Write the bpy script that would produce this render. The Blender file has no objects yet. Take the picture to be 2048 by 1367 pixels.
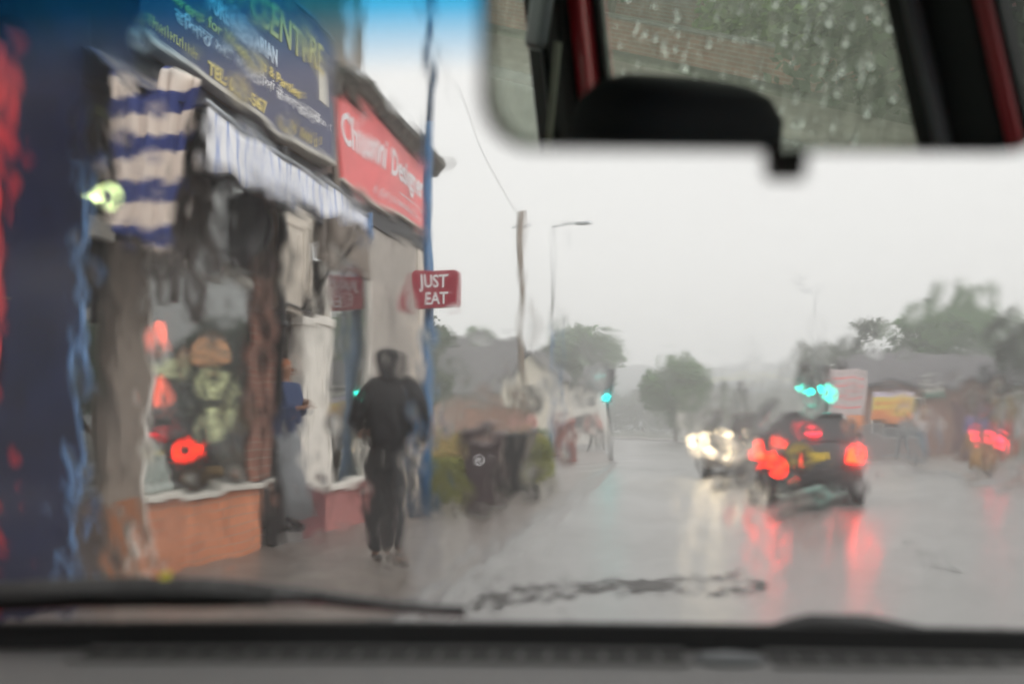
import bpy, bmesh, math, random
import numpy as np
from mathutils import Vector, Matrix, noise
R = math.radians
random.seed(7)
scene = bpy.context.scene
COL = scene.collection

# ------------------------------------------------------------------ camera
cam_d = bpy.data.cameras.new("camera")
cam = bpy.data.objects.new("camera", cam_d)
COL.objects.link(cam)
cam.location = (0, 0, 1.2)
cam.rotation_euler = (R(90 + 4.79), 0, R(11.48))
cam_d.sensor_width = 36.0
cam_d.lens = 35.0
cam_d.clip_start = 0.02
cam_d.clip_end = 2000
cam_d.dof.use_dof = True
cam_d.dof.focus_distance = 5.0
cam_d.dof.aperture_fstop = 2.7
scene.camera = cam

# ------------------------------------------------------------------ world
SUN_EL, SUN_AZ = 42, 130          # high sun hidden in thick cloud
world = bpy.data.worlds.new("World")
scene.world = world
world.use_nodes = True
nt = world.node_tree
nt.nodes.clear()
wo = nt.nodes.new("ShaderNodeOutputWorld")
bg = nt.nodes.new("ShaderNodeBackground")
sky = nt.nodes.new("ShaderNodeTexSky")
sky.sky_type = 'NISHITA'
sky.sun_disc = False
sky.sun_elevation = R(SUN_EL)
sky.sun_rotation = R(SUN_AZ)
sky.air_density = 2.0
sky.dust_density = 6.0
hs = nt.nodes.new("ShaderNodeHueSaturation")
hs.inputs["Saturation"].default_value = 0.08
mx = nt.nodes.new("ShaderNodeMix")
mx.data_type = 'RGBA'
mx.inputs[0].default_value = 0.82          # thick cloud deck hides most of the clear sky
mx.inputs[7].default_value = (6.25, 6.22, 6.08, 1)
nt.links.new(sky.outputs[0], hs.inputs["Color"])
nt.links.new(hs.outputs[0], mx.inputs[6])
nt.links.new(mx.outputs[2], bg.inputs[0])
bg.inputs[1].default_value = 0.15
nt.links.new(bg.outputs[0], wo.inputs[0])

sun_d = bpy.data.lights.new("sun", 'SUN')
sun_d.energy = 1.4
sun_d.angle = R(60)
sun_d.color = (1, .97, .93)
sun = bpy.data.objects.new("sun", sun_d)
COL.objects.link(sun)
sun.rotation_euler = (R(90 - SUN_EL), 0, R(180 - SUN_AZ))

scene.render.engine = 'CYCLES'
vs = scene.view_settings
vs.view_transform = 'Standard'
vs.look = 'None'
vs.exposure = 0.28
vs.gamma = 1.0
vs.use_curve_mapping = False
cy = scene.cycles
cy.use_denoising = True
cy.max_bounces = 14
cy.transmission_bounces = 14
cy.transparent_max_bounces = 20
cy.glossy_bounces = 5
cy.diffuse_bounces = 3
cy.volume_bounces = 3
cy.caustics_refractive = True
cy.caustics_reflective = False
cy.sample_clamp_indirect = 6.0
cy.blur_glossy = 0.5


# ------------------------------------------------------------------ materials
def mat(name, col, rough=.6, metal=0, var=.0, vscale=4., bump=0., bscale=30., coat=0., emit=None, es=0.,
        col2=None, stretch=None, spec=None):
    m = bpy.data.materials.new(name)
    m.use_nodes = True
    t = m.node_tree
    b = t.nodes["Principled BSDF"]
    b.inputs["Base Color"].default_value = (*col, 1)
    b.inputs["Roughness"].default_value = rough
    b.inputs["Metallic"].default_value = metal
    b.inputs["Coat Weight"].default_value = coat
    b.inputs["Coat Roughness"].default_value = .08
    if spec is not None:
        b.inputs["Specular IOR Level"].default_value = spec
    if emit:
        b.inputs["Emission Color"].default_value = (*emit, 1)
        b.inputs["Emission Strength"].default_value = es
    if var or col2 or bump:
        tc = t.nodes.new("ShaderNodeTexCoord")
        mp = t.nodes.new("ShaderNodeMapping")
        if stretch:
            mp.inputs["Scale"].default_value = stretch
        t.links.new(tc.outputs["Object"], mp.inputs[0])
    if var or col2:
        n = t.nodes.new("ShaderNodeTexNoise")
        n.inputs["Scale"].default_value = vscale
        n.inputs["Detail"].default_value = 6
        n.inputs["Roughness"].default_value = .62
        t.links.new(mp.outputs[0], n.inputs["Vector"])
        r = t.nodes.new("ShaderNodeValToRGB")
        c2 = col2 or tuple(min(1, c * (1 + var)) for c in col)
        c1 = col if col2 else tuple(c * (1 - var) for c in col)
        r.color_ramp.elements[0].position = .35
        r.color_ramp.elements[1].position = .65
        r.color_ramp.elements[0].color = (*c1, 1)
        r.color_ramp.elements[1].color = (*c2, 1)
        t.links.new(n.outputs[0], r.inputs[0])
        t.links.new(r.outputs[0], b.inputs["Base Color"])
    if bump:
        n2 = t.nodes.new("ShaderNodeTexNoise")
        n2.inputs["Scale"].default_value = bscale
        n2.inputs["Detail"].default_value = 4
        t.links.new(mp.outputs[0], n2.inputs["Vector"])
        bp = t.nodes.new("ShaderNodeBump")
        bp.inputs["Strength"].default_value = 1
        bp.inputs["Distance"].default_value = bump
        t.links.new(n2.outputs[0], bp.inputs["Height"])
        t.links.new(bp.outputs[0], b.inputs["Normal"])
    return m


def brickmat(name, c1, c2, mortar, scale=1.0, axis='YZ', rough=.55):
    m = mat(name, c1, rough)
    t = m.node_tree
    b = t.nodes["Principled BSDF"]
    tc = t.nodes.new("ShaderNodeTexCoord")
    sx = t.nodes.new("ShaderNodeSeparateXYZ")
    cx = t.nodes.new("ShaderNodeCombineXYZ")
    t.links.new(tc.outputs["Object"], sx.inputs[0])
    ad = t.nodes.new("ShaderNodeMath")
    ad.operation = 'ADD'
    t.links.new(sx.outputs[0], ad.inputs[0])
    t.links.new(sx.outputs[1], ad.inputs[1])
    t.links.new(ad.outputs[0], cx.inputs[0])
    t.links.new(sx.outputs[2], cx.inputs[1])
    br = t.nodes.new("ShaderNodeTexBrick")
    br.inputs["Color1"].default_value = (*c1, 1)
    br.inputs["Color2"].default_value = (*c2, 1)
    br.inputs["Mortar"].default_value = (*mortar, 1)
    br.inputs["Scale"].default_value = 1
    br.inputs["Brick Width"].default_value = .225 * scale
    br.inputs["Row Height"].default_value = .075 * scale
    br.inputs["Mortar Size"].default_value = .006 * scale
    t.links.new(cx.outputs[0], br.inputs["Vector"])
    n = t.nodes.new("ShaderNodeTexNoise")
    n.inputs["Scale"].default_value = 2.3
    n.inputs["Detail"].default_value = 5
    t.links.new(tc.outputs["Object"], n.inputs["Vector"])
    mr = t.nodes.new("ShaderNodeMapRange")
    mr.inputs[1].default_value = .3
    mr.inputs[2].default_value = .7
    mr.inputs[3].default_value = .7
    mr.inputs[4].default_value = 1.2
    t.links.new(n.outputs[0], mr.inputs[0])
    mu = t.nodes.new("ShaderNodeMix")
    mu.data_type = 'RGBA'
    mu.blend_type = 'MULTIPLY'
    mu.inputs[0].default_value = 1
    t.links.new(br.outputs[0], mu.inputs[6])
    t.links.new(mr.outputs[0], mu.inputs[7])
    t.links.new(mu.outputs[2], b.inputs["Base Color"])
    return m


def panemat(name, tint=(.9, .93, .92), f0=.08, power=3.0, rough=0.02, wet=0.0):
    """thin window glass: see-through straight on, mirror-like at a slant; wet adds rain film and streaks"""
    m = bpy.data.materials.new(name)
    m.use_nodes = True
    t = m.node_tree
    t.nodes.clear()
    o = t.nodes.new("ShaderNodeOutputMaterial")
    a = t.nodes.new("ShaderNodeBsdfTransparent")
    a.inputs[0].default_value = (*tint, 1)
    g = t.nodes.new("ShaderNodeBsdfGlossy")
    g.inputs["Roughness"].default_value = rough
    lw = t.nodes.new("ShaderNodeLayerWeight")
    lw.inputs[0].default_value = .5
    pw = t.nodes.new("ShaderNodeMath")
    pw.operation = 'POWER'
    pw.inputs[1].default_value = power
    t.links.new(lw.outputs["Facing"], pw.inputs[0])
    f = t.nodes.new("ShaderNodeMapRange")
    f.inputs[3].default_value = f0
    f.inputs[4].default_value = 1.0
    t.links.new(pw.outputs[0], f.inputs[0])
    base = a
    if wet:
        tc = t.nodes.new("ShaderNodeTexCoord")
        mp = t.nodes.new("ShaderNodeMapping")
        mp.inputs["Rotation"].default_value = (R(14), 0, 0)
        mp.inputs["Scale"].default_value = (1, 260, 26)
        n = t.nodes.new("ShaderNodeTexNoise")
        n.inputs["Scale"].default_value = 1
        n.inputs["Detail"].default_value = 3
        t.links.new(tc.outputs["Object"], mp.inputs[0])
        t.links.new(mp.outputs[0], n.inputs["Vector"])
        mr = t.nodes.new("ShaderNodeMapRange")
        mr.inputs[1].default_value = .35
        mr.inputs[2].default_value = .75
        mr.inputs[3].default_value = wet * .35
        mr.inputs[4].default_value = wet * 1.9
        t.links.new(n.outputs[0], mr.inputs[0])
        tr = t.nodes.new("ShaderNodeBsdfTranslucent")
        tr.inputs[0].default_value = (1, 1, .86, 1)
        x0 = t.nodes.new("ShaderNodeMixShader")
        t.links.new(mr.outputs[0], x0.inputs[0])
        t.links.new(a.outputs[0], x0.inputs[1])
        t.links.new(tr.outputs[0], x0.inputs[2])
        base = x0
    x = t.nodes.new("ShaderNodeMixShader")
    t.links.new(f.outputs[0], x.inputs[0])
    t.links.new(base.outputs[0], x.inputs[1])
    t.links.new(g.outputs[0], x.inputs[2])
    t.links.new(x.outputs[0], o.inputs[0])
    return m


def stripemat(name, c1, c2, axis, period, duty=.5, rough=.8, wobble=.0, soft=.02):
    m = mat(name, c1, rough)
    t = m.node_tree
    b = t.nodes["Principled BSDF"]
    tc = t.nodes.new("ShaderNodeTexCoord")
    sx = t.nodes.new("ShaderNodeSeparateXYZ")
    t.links.new(tc.outputs["Object"], sx.inputs[0])
    dv = t.nodes.new("ShaderNodeMath")
    dv.operation = 'DIVIDE'
    dv.inputs[1].default_value = period
    t.links.new(sx.outputs['XYZ'.index(axis)], dv.inputs[0])
    src = dv.outputs[0]
    if wobble:
        n = t.nodes.new("ShaderNodeTexNoise")
        n.inputs["Scale"].default_value = 3
        t.links.new(tc.outputs["Object"], n.inputs["Vector"])
        ml = t.nodes.new("ShaderNodeMath")
        ml.operation = 'MULTIPLY'
        ml.inputs[1].default_value = wobble
        t.links.new(n.outputs[0], ml.inputs[0])
        ad = t.nodes.new("ShaderNodeMath")
        ad.operation = 'ADD'
        t.links.new(src, ad.inputs[0])
        t.links.new(ml.outputs[0], ad.inputs[1])
        src = ad.outputs[0]
    fr = t.nodes.new("ShaderNodeMath")
    fr.operation = 'FRACT'
    t.links.new(src, fr.inputs[0])
    r = t.nodes.new("ShaderNodeValToRGB")
    r.color_ramp.elements[0].position = duty
    r.color_ramp.elements[1].position = min(1, duty + soft)
    r.color_ramp.elements[0].color = (*c1, 1)
    r.color_ramp.elements[1].color = (*c2, 1)
    t.links.new(fr.outputs[0], r.inputs[0])
    t.links.new(r.outputs[0], b.inputs["Base Color"])
    return m


def wetmat(name, c1, c2, r0, r1, vscale=1.5, bump=.002, bscale=25, puddle=.5, coat=.8):
    """rain-wet paving: noise moves both the colour and the gloss"""
    m = mat(name, c1, .3, var=.0, col2=c2, vscale=vscale, bump=bump, bscale=bscale)
    t = m.node_tree
    b = t.nodes["Principled BSDF"]
    tc = t.nodes.new("ShaderNodeTexCoord")
    n = t.nodes.new("ShaderNodeTexNoise")
    n.inputs["Scale"].default_value = puddle
    n.inputs["Detail"].default_value = 5
    t.links.new(tc.outputs["Object"], n.inputs["Vector"])
    mr = t.nodes.new("ShaderNodeMapRange")
    mr.inputs[1].default_value = .38
    mr.inputs[2].default_value = .62
    mr.inputs[3].default_value = r0
    mr.inputs[4].default_value = r1
    t.links.new(n.outputs[0], mr.inputs[0])
    t.links.new(mr.outputs[0], b.inputs["Roughness"])
    b.inputs["Coat Weight"].default_value = coat
    b.inputs["Coat Roughness"].default_value = .32
    b.inputs["Coat IOR"].default_value = 1.33
    return m


M = dict(
    road=wetmat("wet_asphalt", (.13, .128, .122), (.18, .176, .168), .32, .48, 2.5, .005, 22, .35),
    pave=wetmat("wet_paving", (.12, .102, .09), (.19, .165, .145), .38, .58, 3, .004, 18, .6, .5),
    kerb=mat("kerb_stone", (.15, .145, .14), .35, var=.2, vscale=6),
    paint=mat("road_paint", (.17, .17, .165), .4, var=.2, vscale=9),
    tar=mat("fresh_tar", (.035, .034, .032), .6, bump=.004, bscale=40),  # colour of the road blobs that stand in for a windscreen smear
    grass=mat("verge_grass", (.09, .13, .02), .8, var=.35, vscale=8),
    ground=mat("far_ground", (.1, .11, .08), .9, var=.3, vscale=.1),
    hill=mat("far_hill", (.035, .06, .07), .9, var=.4, vscale=.03),
    brick=brickmat("orange_brick", (.62, .23, .11), (.52, .18, .085), (.42, .24, .16)),
    redbrick=brickmat("red_brick", (.3, .12, .08), (.24, .1, .07), (.3, .25, .2)),
    brownbrick=brickmat("brown_brick", (.26, .18, .12), (.22, .15, .1), (.3, .25, .2)),
    brown=mat("brown_render", (.27, .2, .14), .7, var=.12, vscale=3, bump=.002),
    dark=mat("dark_paint", (.02, .02, .024), .45, var=.3),
    darkbrown=mat("dark_brown", (.05, .035, .028), .5, var=.3, vscale=3),
    taupe=mat("taupe_render", (.2, .165, .135), .6, var=.15, vscale=4),
    cream=mat("cream_paint", (.62, .56, .48), .5, var=.1, vscale=5),
    white=mat("white_paint", (.72, .69, .63), .5, var=.07, vscale=5),
    grey=mat("grey_render", (.4, .365, .325), .6, var=.12, vscale=3),
    navy=mat("navy_paint", (.006, .011, .04), .5, var=.3, vscale=3, spec=.15),
    navyboard=mat("navy_board", (.025, .03, .10), .3, var=.15, vscale=2),
    blue=mat("blue_post_paint", (.015, .10, .23), .3, var=.15, vscale=3),
    bluelight=mat("light_blue_trim", (.12, .24, .45), .4, var=.15),
    red=mat("red_sign", (.5, .02, .035), .35, var=.1, vscale=2),
    coral=mat("coral_sign", (.82, .13, .13), .35, var=.1, vscale=3),
    maroon=mat("maroon_sign", (.33, .012, .035), .35, var=.1, vscale=3),
    maroonwall=mat("maroon_paint", (.12, .035, .038), .5, var=.25, vscale=4),
    pinkwall=mat("dusty_pink_paint", (.36, .14, .13), .5, var=.2, vscale=4),
    orangewood=mat("orange_wood", (.28, .1, .035), .5, var=.25, vscale=4, stretch=(6, 6, .6)),
    moss=mat("mossy_stone", (.045, .048, .04), .8, col2=(.16, .16, .13), vscale=9, bump=.006, bscale=20),
    slate=mat("slate_roof", (.075, .07, .075), .6, var=.25, vscale=2),
    black=mat("black_plastic", (.012, .012, .013), .4),
    blackmatt=mat("black_matt", (.01, .01, .011), .8),
    rubber=mat("rubber", (.015, .015, .015), .75, bump=.001),
    metal=mat("grey_metal", (.4, .4, .4), .35, metal=.7, var=.1),
    steel=mat("galvanised_steel", (.3, .32, .34), .4, metal=.6, var=.15),
    chrome=mat("chrome", (.7, .7, .7), .12, metal=1),
    yellow=mat("yellow_letter", (.75, .62, .22), .5),
    wletter=mat("white_letter", (.8, .8, .82), .5),
    leafyellow=mat("yellow_leaf", (.85, .75, .05), .5, var=.1, vscale=200),
    board=mat("pale_yellow_board", (.62, .6, .36), .6, var=.1, vscale=6),
    litboard=mat("backlit_menu_card", (.6, .58, .36), .5, emit=(.62, .60, .33), es=.9),  # emission added so cards and lettering read bright behind the glass
    litpeach=mat("backlit_peach_panel", (.5, .25, .14), .5, emit=(.62, .27, .13), es=.8),  # glow added to lift the peach panel in the dim window
    peach=mat("peach_board", (.5, .25, .14), .6, var=.15, vscale=8),
    orangeglow=mat("orange_lamp", (.9, .12, .05), .4, emit=(1, .10, .045), es=1.5),
    tubeglow=mat("tube_lamp", (.9, .9, .6), .4, emit=(.85, 1, .45), es=9),
    ivory=mat("ivory", (.6, .58, .52), .6, var=.1),
    cloth=mat("white_cloth", (.8, .82, .8), .85, var=.25, vscale=12, bump=.006, bscale=16),
    bread=mat("golden_crust", (.38, .21, .08), .6, var=.3, vscale=14),
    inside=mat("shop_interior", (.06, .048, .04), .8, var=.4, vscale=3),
    goods=mat("dark_goods", (.10, .06, .045), .7, col2=(.035, .022, .02), vscale=9),
    bin=mat("brown_bin_plastic", (.045, .03, .032), .45, var=.15, vscale=6),
    bindark=mat("charcoal_bin_plastic", (.022, .024, .026), .45, var=.15, vscale=6),
    binlid=mat("lid_plastic", (.1, .075, .075), .3),
    postbox=mat("brick_red_enamel", (.2, .055, .04), .35, var=.1),
    wood=mat("weathered_wood", (.16, .125, .095), .8, var=.35, vscale=6, stretch=(5, 5, .5)),
    bark=mat("bark", (.08, .065, .05), .85, var=.3, vscale=5, bump=.01, bscale=9),
    skin=mat("skin", (.3, .15, .09), .5, var=.06, vscale=20),
    skinpale=mat("skin_pale", (.5, .3, .22), .5),
    hair=mat("dark_hair", (.02, .014, .01), .6),
    hairorange=mat("orange_scarf_cloth", (.33, .12, .05), .8, var=.2),
    jacket=mat("black_wet_jacket", (.007, .007, .008), .7, spec=.25, bump=.012, bscale=9),
    trousers=mat("black_trousers", (.01, .011, .013), .7, bump=.008, bscale=10),
    shoe=mat("dark_shoe", (.02, .018, .016), .5),
    navycloth=mat("navy_cloth", (.02, .04, .11), .8, bump=.006, bscale=12),
    lilac=mat("lilac_cloth", (.3, .3, .4), .8, bump=.006, bscale=12),
    pinkcloth=mat("pink_cloth", (.45, .25, .22), .8),
    redcloth=mat("red_cloth", (.45, .06, .06), .8),
    palecloth=mat("pale_cloth", (.5, .46, .46), .8),
    denim=mat("denim", (.09, .2, .32), .8),
    orangecloth=mat("orange_skirt_cloth", (.4, .22, .08), .8),
    purplecloth=mat("purple_cloth", (.17, .14, .28), .8),
    greycloth=mat("grey_cloth", (.18, .19, .2), .8),
    glassdark=mat("car_glass", (.02, .022, .025), .05, spec=.8),
    carblack=mat("black_car_paint", (.014, .015, .018), .25, coat=.6),
    carsilver=mat("silver_car_paint", (.3, .28, .27), .3, metal=.5, coat=.6),
    plate=mat("yellow_plate", (.7, .5, .04), .4),
    tail=mat("lit_tail_lamp", (.6, .02, .01), .3, emit=(1, .016, .002), es=32),
    brake=mat("lit_brake_lamp", (.6, .02, .02), .3, emit=(1, .02, .04), es=6),
    head=mat("lit_headlamp", (1, .9, .7), .2, emit=(1, .80, .5), es=110),
    headdim=mat("lit_side_lamp", (1, .7, .5), .2, emit=(1, .7, .4), es=10),
    tgreen=mat("lit_green_signal", (.0, .5, .4), .3, emit=(.0, .80, .56), es=24),
    tcyan=mat("lit_cyan_signal", (.0, .5, .5), .3, emit=(.0, .85, .78), es=20),
    redwait=mat("lit_red_signal", (.5, .0, .0), .3, emit=(1, .02, .05), es=16),
    lensoff=mat("unlit_lens", (.03, .01, .01), .2),
    bgreen=mat("greenery", (.03, .075, .02), .7, col2=(.07, .16, .035), vscale=1.2),
    dgreen=mat("dark_greenery", (.02, .038, .018), .7, col2=(.05, .08, .03), vscale=1.2),
    hedge=mat("olive_hedge", (.09, .11, .015), .7, col2=(.22, .22, .04), vscale=2.5),
    lime=mat("lime_greenery", (.13, .22, .03), .7, col2=(.08, .14, .03), vscale=2.5),
    tan=mat("tan_reed", (.28, .2, .07), .8, var=.3, vscale=5),
    carred=mat("our_red_paint", (.6, .02, .035), .3, coat=.5, var=.03),
    dash=mat("dash_plastic", (.24, .235, .232), .55, bump=.0004, bscale=900),
    trim=mat("cabin_trim", (.014, .015, .015), .55, bump=.0003, bscale=600),
    trimgrey=mat("grey_trim", (.16, .17, .18), .5),
    seat=mat("seat_fabric", (.012, .012, .014), .85, bump=.001, bscale=300),
    belt=mat("belt_webbing", (.35, .36, .28), .6),
    yb=mat("banner_yellow", (.7, .52, .1), .6, var=.15),
    ob=mat("banner_orange", (.7, .22, .06), .6, var=.15),
    lb=mat("banner_lilac", (.55, .48, .58), .6, var=.15),
    pinkboard=mat("pinkish_board", (.5, .42, .42), .6, var=.15, vscale=3),
    greenboard=mat("dull_green_board", (.08, .17, .12), .6),
    pane=panemat("shop_glass", (.9, .93, .91), .07, 2.6),
    pane2=panemat("house_glass", (.25, .27, .27), .05, 4),
    carpane=panemat("side_glass", (.93, .97, .93), .02, 5, wet=.09),
)
mm = bpy.data.materials.new("mirror_silver")
mm.use_nodes = True
b_ = mm.node_tree.nodes["Principled BSDF"]
b_.inputs["Base Color"].default_value = (.86, .9, .87, 1)
b_.inputs["Metallic"].default_value = 1
b_.inputs["Roughness"].default_value = 0.0
M['mirror'] = mm


def glassmat(name, tinted):
    m = bpy.data.materials.new(name)
    m.use_nodes = True
    t = m.node_tree
    t.nodes.clear()
    o = t.nodes.new("ShaderNodeOutputMaterial")
    g = t.nodes.new("ShaderNodeBsdfGlass")
    g.inputs["IOR"].default_value = 1.38
    g.inputs["Roughness"].default_value = 0
    g.inputs["Color"].default_value = (1, 1, 1, 1)
    last = g
    if tinted:
        tc = t.nodes.new("ShaderNodeTexCoord")
        # blue shade band dyed into the top of the laminated glass (UV.y runs up the glass)
        sx = t.nodes.new("ShaderNodeSeparateXYZ")
        t.links.new(tc.outputs["UV"], sx.inputs[0])
        r = t.nodes.new("ShaderNodeValToRGB")
        e = r.color_ramp.elements
        e[0].position = .765
        e[0].color = (1, 1, 1, 1)
        e[1].position = .825
        e[1].color = (.06, .50, .86, 1)
        e2 = e.new(.92)
        e2.color = (.01, .25, .6, 1)
        t.links.new(sx.outputs[1], r.inputs[0])
        t.links.new(r.outputs[0], g.inputs["Color"])
        # fine mist of droplets between the running water
        n = t.nodes.new("ShaderNodeTexNoise")
        n.inputs["Scale"].default_value = 14
        n.inputs["Detail"].default_value = 3
        t.links.new(tc.outputs["Object"], n.inputs["Vector"])
        mr = t.nodes.new("ShaderNodeMapRange")
        mr.inputs[1].default_value = .42
        mr.inputs[2].default_value = .75
        mr.inputs[3].default_value = .08
        mr.inputs[4].default_value = .55
        t.links.new(n.outputs[0], mr.inputs[0])
        rg = t.nodes.new("ShaderNodeBsdfGlass")
        rg.inputs["IOR"].default_value = 1.38
        rg.inputs["Roughness"].default_value = .07
        t.links.new(r.outputs[0], rg.inputs["Color"])
        x = t.nodes.new("ShaderNodeMixShader")
        t.links.new(mr.outputs[0], x.inputs[0])
        t.links.new(g.outputs[0], x.inputs[1])
        t.links.new(rg.outputs[0], x.inputs[2])
        tr = t.nodes.new("ShaderNodeBsdfTranslucent")
        t.links.new(r.outputs[0], tr.inputs[0])
        x2 = t.nodes.new("ShaderNodeMixShader")
        mr2 = t.nodes.new("ShaderNodeMapRange")
        mr2.inputs[1].default_value = .4
        mr2.inputs[2].default_value = .75
        mr2.inputs[3].default_value = .002
        mr2.inputs[4].default_value = .035
        t.links.new(n.outputs[0], mr2.inputs[0])
        t.links.new(mr2.outputs[0], x2.inputs[0])
        t.links.new(x.outputs[0], x2.inputs[1])
        t.links.new(tr.outputs[0], x2.inputs[2])
        last = x2
    t.links.new(last.outputs[0], o.inputs[0])
    return m


M['screen_out'] = glassmat("wet_windscreen_outer", True)
M['screen_in'] = glassmat("windscreen_inner", False)
M['drop'] = glassmat("water_drop", False)


# ------------------------------------------------------------------ builders
class MB:
    def __init__(s):
        s.v, s.f = [], []

    def add(s, vs_, fs, mtx=None):
        o = len(s.v)
        for v in vs_:
            v = Vector(v)
            s.v.append(tuple(mtx @ v) if mtx else tuple(v))
        s.f += [tuple(i + o for i in f) for f in fs]
        return s

    def box(s, x0, x1, y0, y1, z0, z1, mtx=None):
        return s.add([(x0, y0, z0), (x1, y0, z0), (x1, y1, z0), (x0, y1, z0), (x0, y0, z1), (x1, y0, z1), (x1, y1, z1), (x0, y1, z1)],
                     [(0, 3, 2, 1), (4, 5, 6, 7), (0, 1, 5, 4), (1, 2, 6, 5), (2, 3, 7, 6), (3, 0, 4, 7)], mtx)

    def tube(s, p0, p1, r0, r1=None, n=12):
        return s.path([p0, p1], [r0, r0 if r1 is None else r1], n)

    def path(s, pts, rad, n=10, flat=1.0):
        pts = [Vector(p) for p in pts]
        if not isinstance(rad, (list, tuple)):
            rad = [rad] * len(pts)
        o = len(s.v)
        prev = None
        for i, p in enumerate(pts):
            d = (pts[min(i + 1, len(pts) - 1)] - pts[max(i - 1, 0)]).normalized()
            if prev is None:
                a = d.orthogonal().normalized()
            else:
                a = (prev - d * prev.dot(d)).normalized()
            prev = a
            b = d.cross(a)
            for k in range(n):
                t = 2 * math.pi * k / n
                s.v.append(tuple(p + (a * math.cos(t) + b * math.sin(t) * flat) * rad[i]))
        for i in range(len(pts) - 1):
            for k in range(n):
                a0, a1 = o + i * n + k, o + i * n + (k + 1) % n
                s.f.append((a0, a1, a1 + n, a0 + n))
        s.f.append(tuple(o + k for k in reversed(range(n))))
        s.f.append(tuple(o + (len(pts) - 1) * n + k for k in range(n)))
        return s

    def lathe(s, c, prof, n=20, axis='Z'):
        o = len(s.v)
        for r, z in prof:
            for k in range(n):
                t = 2 * math.pi * k / n
                p = (r * math.cos(t), r * math.sin(t), z)
                if axis == 'X':
                    p = (p[2], p[0], p[1])
                elif axis == 'Y':
                    p = (p[1], p[2], p[0])
                s.v.append((c[0] + p[0], c[1] + p[1], c[2] + p[2]))
        for i in range(len(prof) - 1):
            for k in range(n):
                a0, a1 = o + i * n + k, o + i * n + (k + 1) % n
                s.f.append((a0, a1, a1 + n, a0 + n))
        s.f.append(tuple(o + k for k in reversed(range(n))))
        s.f.append(tuple(o + (len(prof) - 1) * n + k for k in range(n)))
        return s

    def ell(s, c, r, n=14, m=9):
        return s.add(*ellips(c, r, n, m))

    def prism(s, pts, axis, a0, a1):
        """polygon (u,v) extruded along axis between a0 and a1"""
        n = len(pts)
        def P(u, v, a):
            return {'X': (a, u, v), 'Y': (u, a, v), 'Z': (u, v, a)}[axis]
        vs_ = [P(u, v, a0) for u, v in pts] + [P(u, v, a1) for u, v in pts]
        fs = [tuple(range(n)), tuple(reversed(range(n, 2 * n)))] + [(i, i + n, (i + 1) % n + n, (i + 1) % n) for i in range(n)]
        return s.add(vs_, fs)

    def loft(s, secs):
        o = len(s.v)
        n = len(secs[0])
        for sec in secs:
            s.v += [tuple(p) for p in sec]
        for i in range(len(secs) - 1):
            for k in range(n):
                a0, a1 = o + i * n + k, o + i * n + (k + 1) % n
                s.f.append((a0, a1, a1 + n, a0 + n))
        s.f.append(tuple(o + k for k in reversed(range(n))))
        s.f.append(tuple(o + (len(secs) - 1) * n + k for k in range(n)))
        return s

    def build(s, name, m, parent=None, smooth=False, bevel=0, sub=0):
        me = bpy.data.meshes.new(name)
        me.from_pydata(s.v, [], s.f)
        bm = bmesh.new()
        bm.from_mesh(me)
        bmesh.ops.recalc_face_normals(bm, faces=bm.faces)
        bm.to_mesh(me)
        bm.free()
        me.materials.append(M[m] if isinstance(m, str) else m)
        if smooth:
            me.polygons.foreach_set("use_smooth", [True] * len(me.polygons))
        o = bpy.data.objects.new(name, me)
        COL.objects.link(o)
        if parent:
            o.parent = parent
        if bevel:
            b = o.modifiers.new("bevel", 'BEVEL')
            b.width = bevel
            b.segments = 2
            b.limit_method = 'ANGLE'
        if sub:
            q = o.modifiers.new("subsurf", 'SUBSURF')
            q.levels = q.render_levels = sub
        return o


def ellips(c, r, n=14, m=9):
    vs_, fs = [], []
    for j in range(1, m):
        p = math.pi * j / m
        for i in range(n):
            t = 2 * math.pi * i / n
            vs_.append((c[0] + r[0] * math.sin(p) * math.cos(t), c[1] + r[1] * math.sin(p) * math.sin(t), c[2] + r[2] * math.cos(p)))
    vs_ += [(c[0], c[1], c[2] + r[2]), (c[0], c[1], c[2] - r[2])]
    T, B = len(vs_) - 2, len(vs_) - 1
    for j in range(m - 2):
        for i in range(n):
            a, b = j * n + i, j * n + (i + 1) % n
            fs.append((a, a + n, b + n, b))
    for i in range(n):
        fs.append((T, i, (i + 1) % n))
        fs.append((B, (m - 2) * n + (i + 1) % n, (m - 2) * n + i))
    return vs_, fs


def tag(o, label=None, cat=None, group=None, kind=None):
    if label: o['label'] = label
    if cat: o['category'] = cat
    if group: o['group'] = group
    if kind: o['kind'] = kind
    return o


def empty(name, loc=(0, 0, 0), rz=0, **k):
    o = bpy.data.objects.new(name, None)
    o.empty_display_size = .2
    o.location = loc
    o.rotation_euler = (0, 0, rz)
    COL.objects.link(o)
    return tag(o, **k)


def bx(name, m, parent, x0, x1, y0, y1, z0, z1, bevel=.004):
    return MB().box(x0, x1, y0, y1, z0, z1).build(name, m, parent, bevel=bevel)


def text(name, body, m, parent, loc, size, rot, sx=1.0, extrude=.003, align='LEFT', bold=0.0):
    c = bpy.data.curves.new(name, 'FONT')
    c.body = body
    c.size = size
    c.extrude = extrude
    c.offset = bold
    c.align_x = align
    c.resolution_u = 3
    t = bpy.data.objects.new(name, c)
    COL.objects.link(t)
    dg = bpy.context.evaluated_depsgraph_get()
    me = bpy.data.meshes.new_from_object(t.evaluated_get(dg))
    bpy.data.objects.remove(t)
    me.name = name
    me.materials.clear()
    me.materials.append(M[m])
    o = bpy.data.objects.new(name, me)
    COL.objects.link(o)
    o.location = loc
    o.rotation_euler = rot
    o.scale = (sx, 1, 1)
    o.parent = parent
    return o


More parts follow.
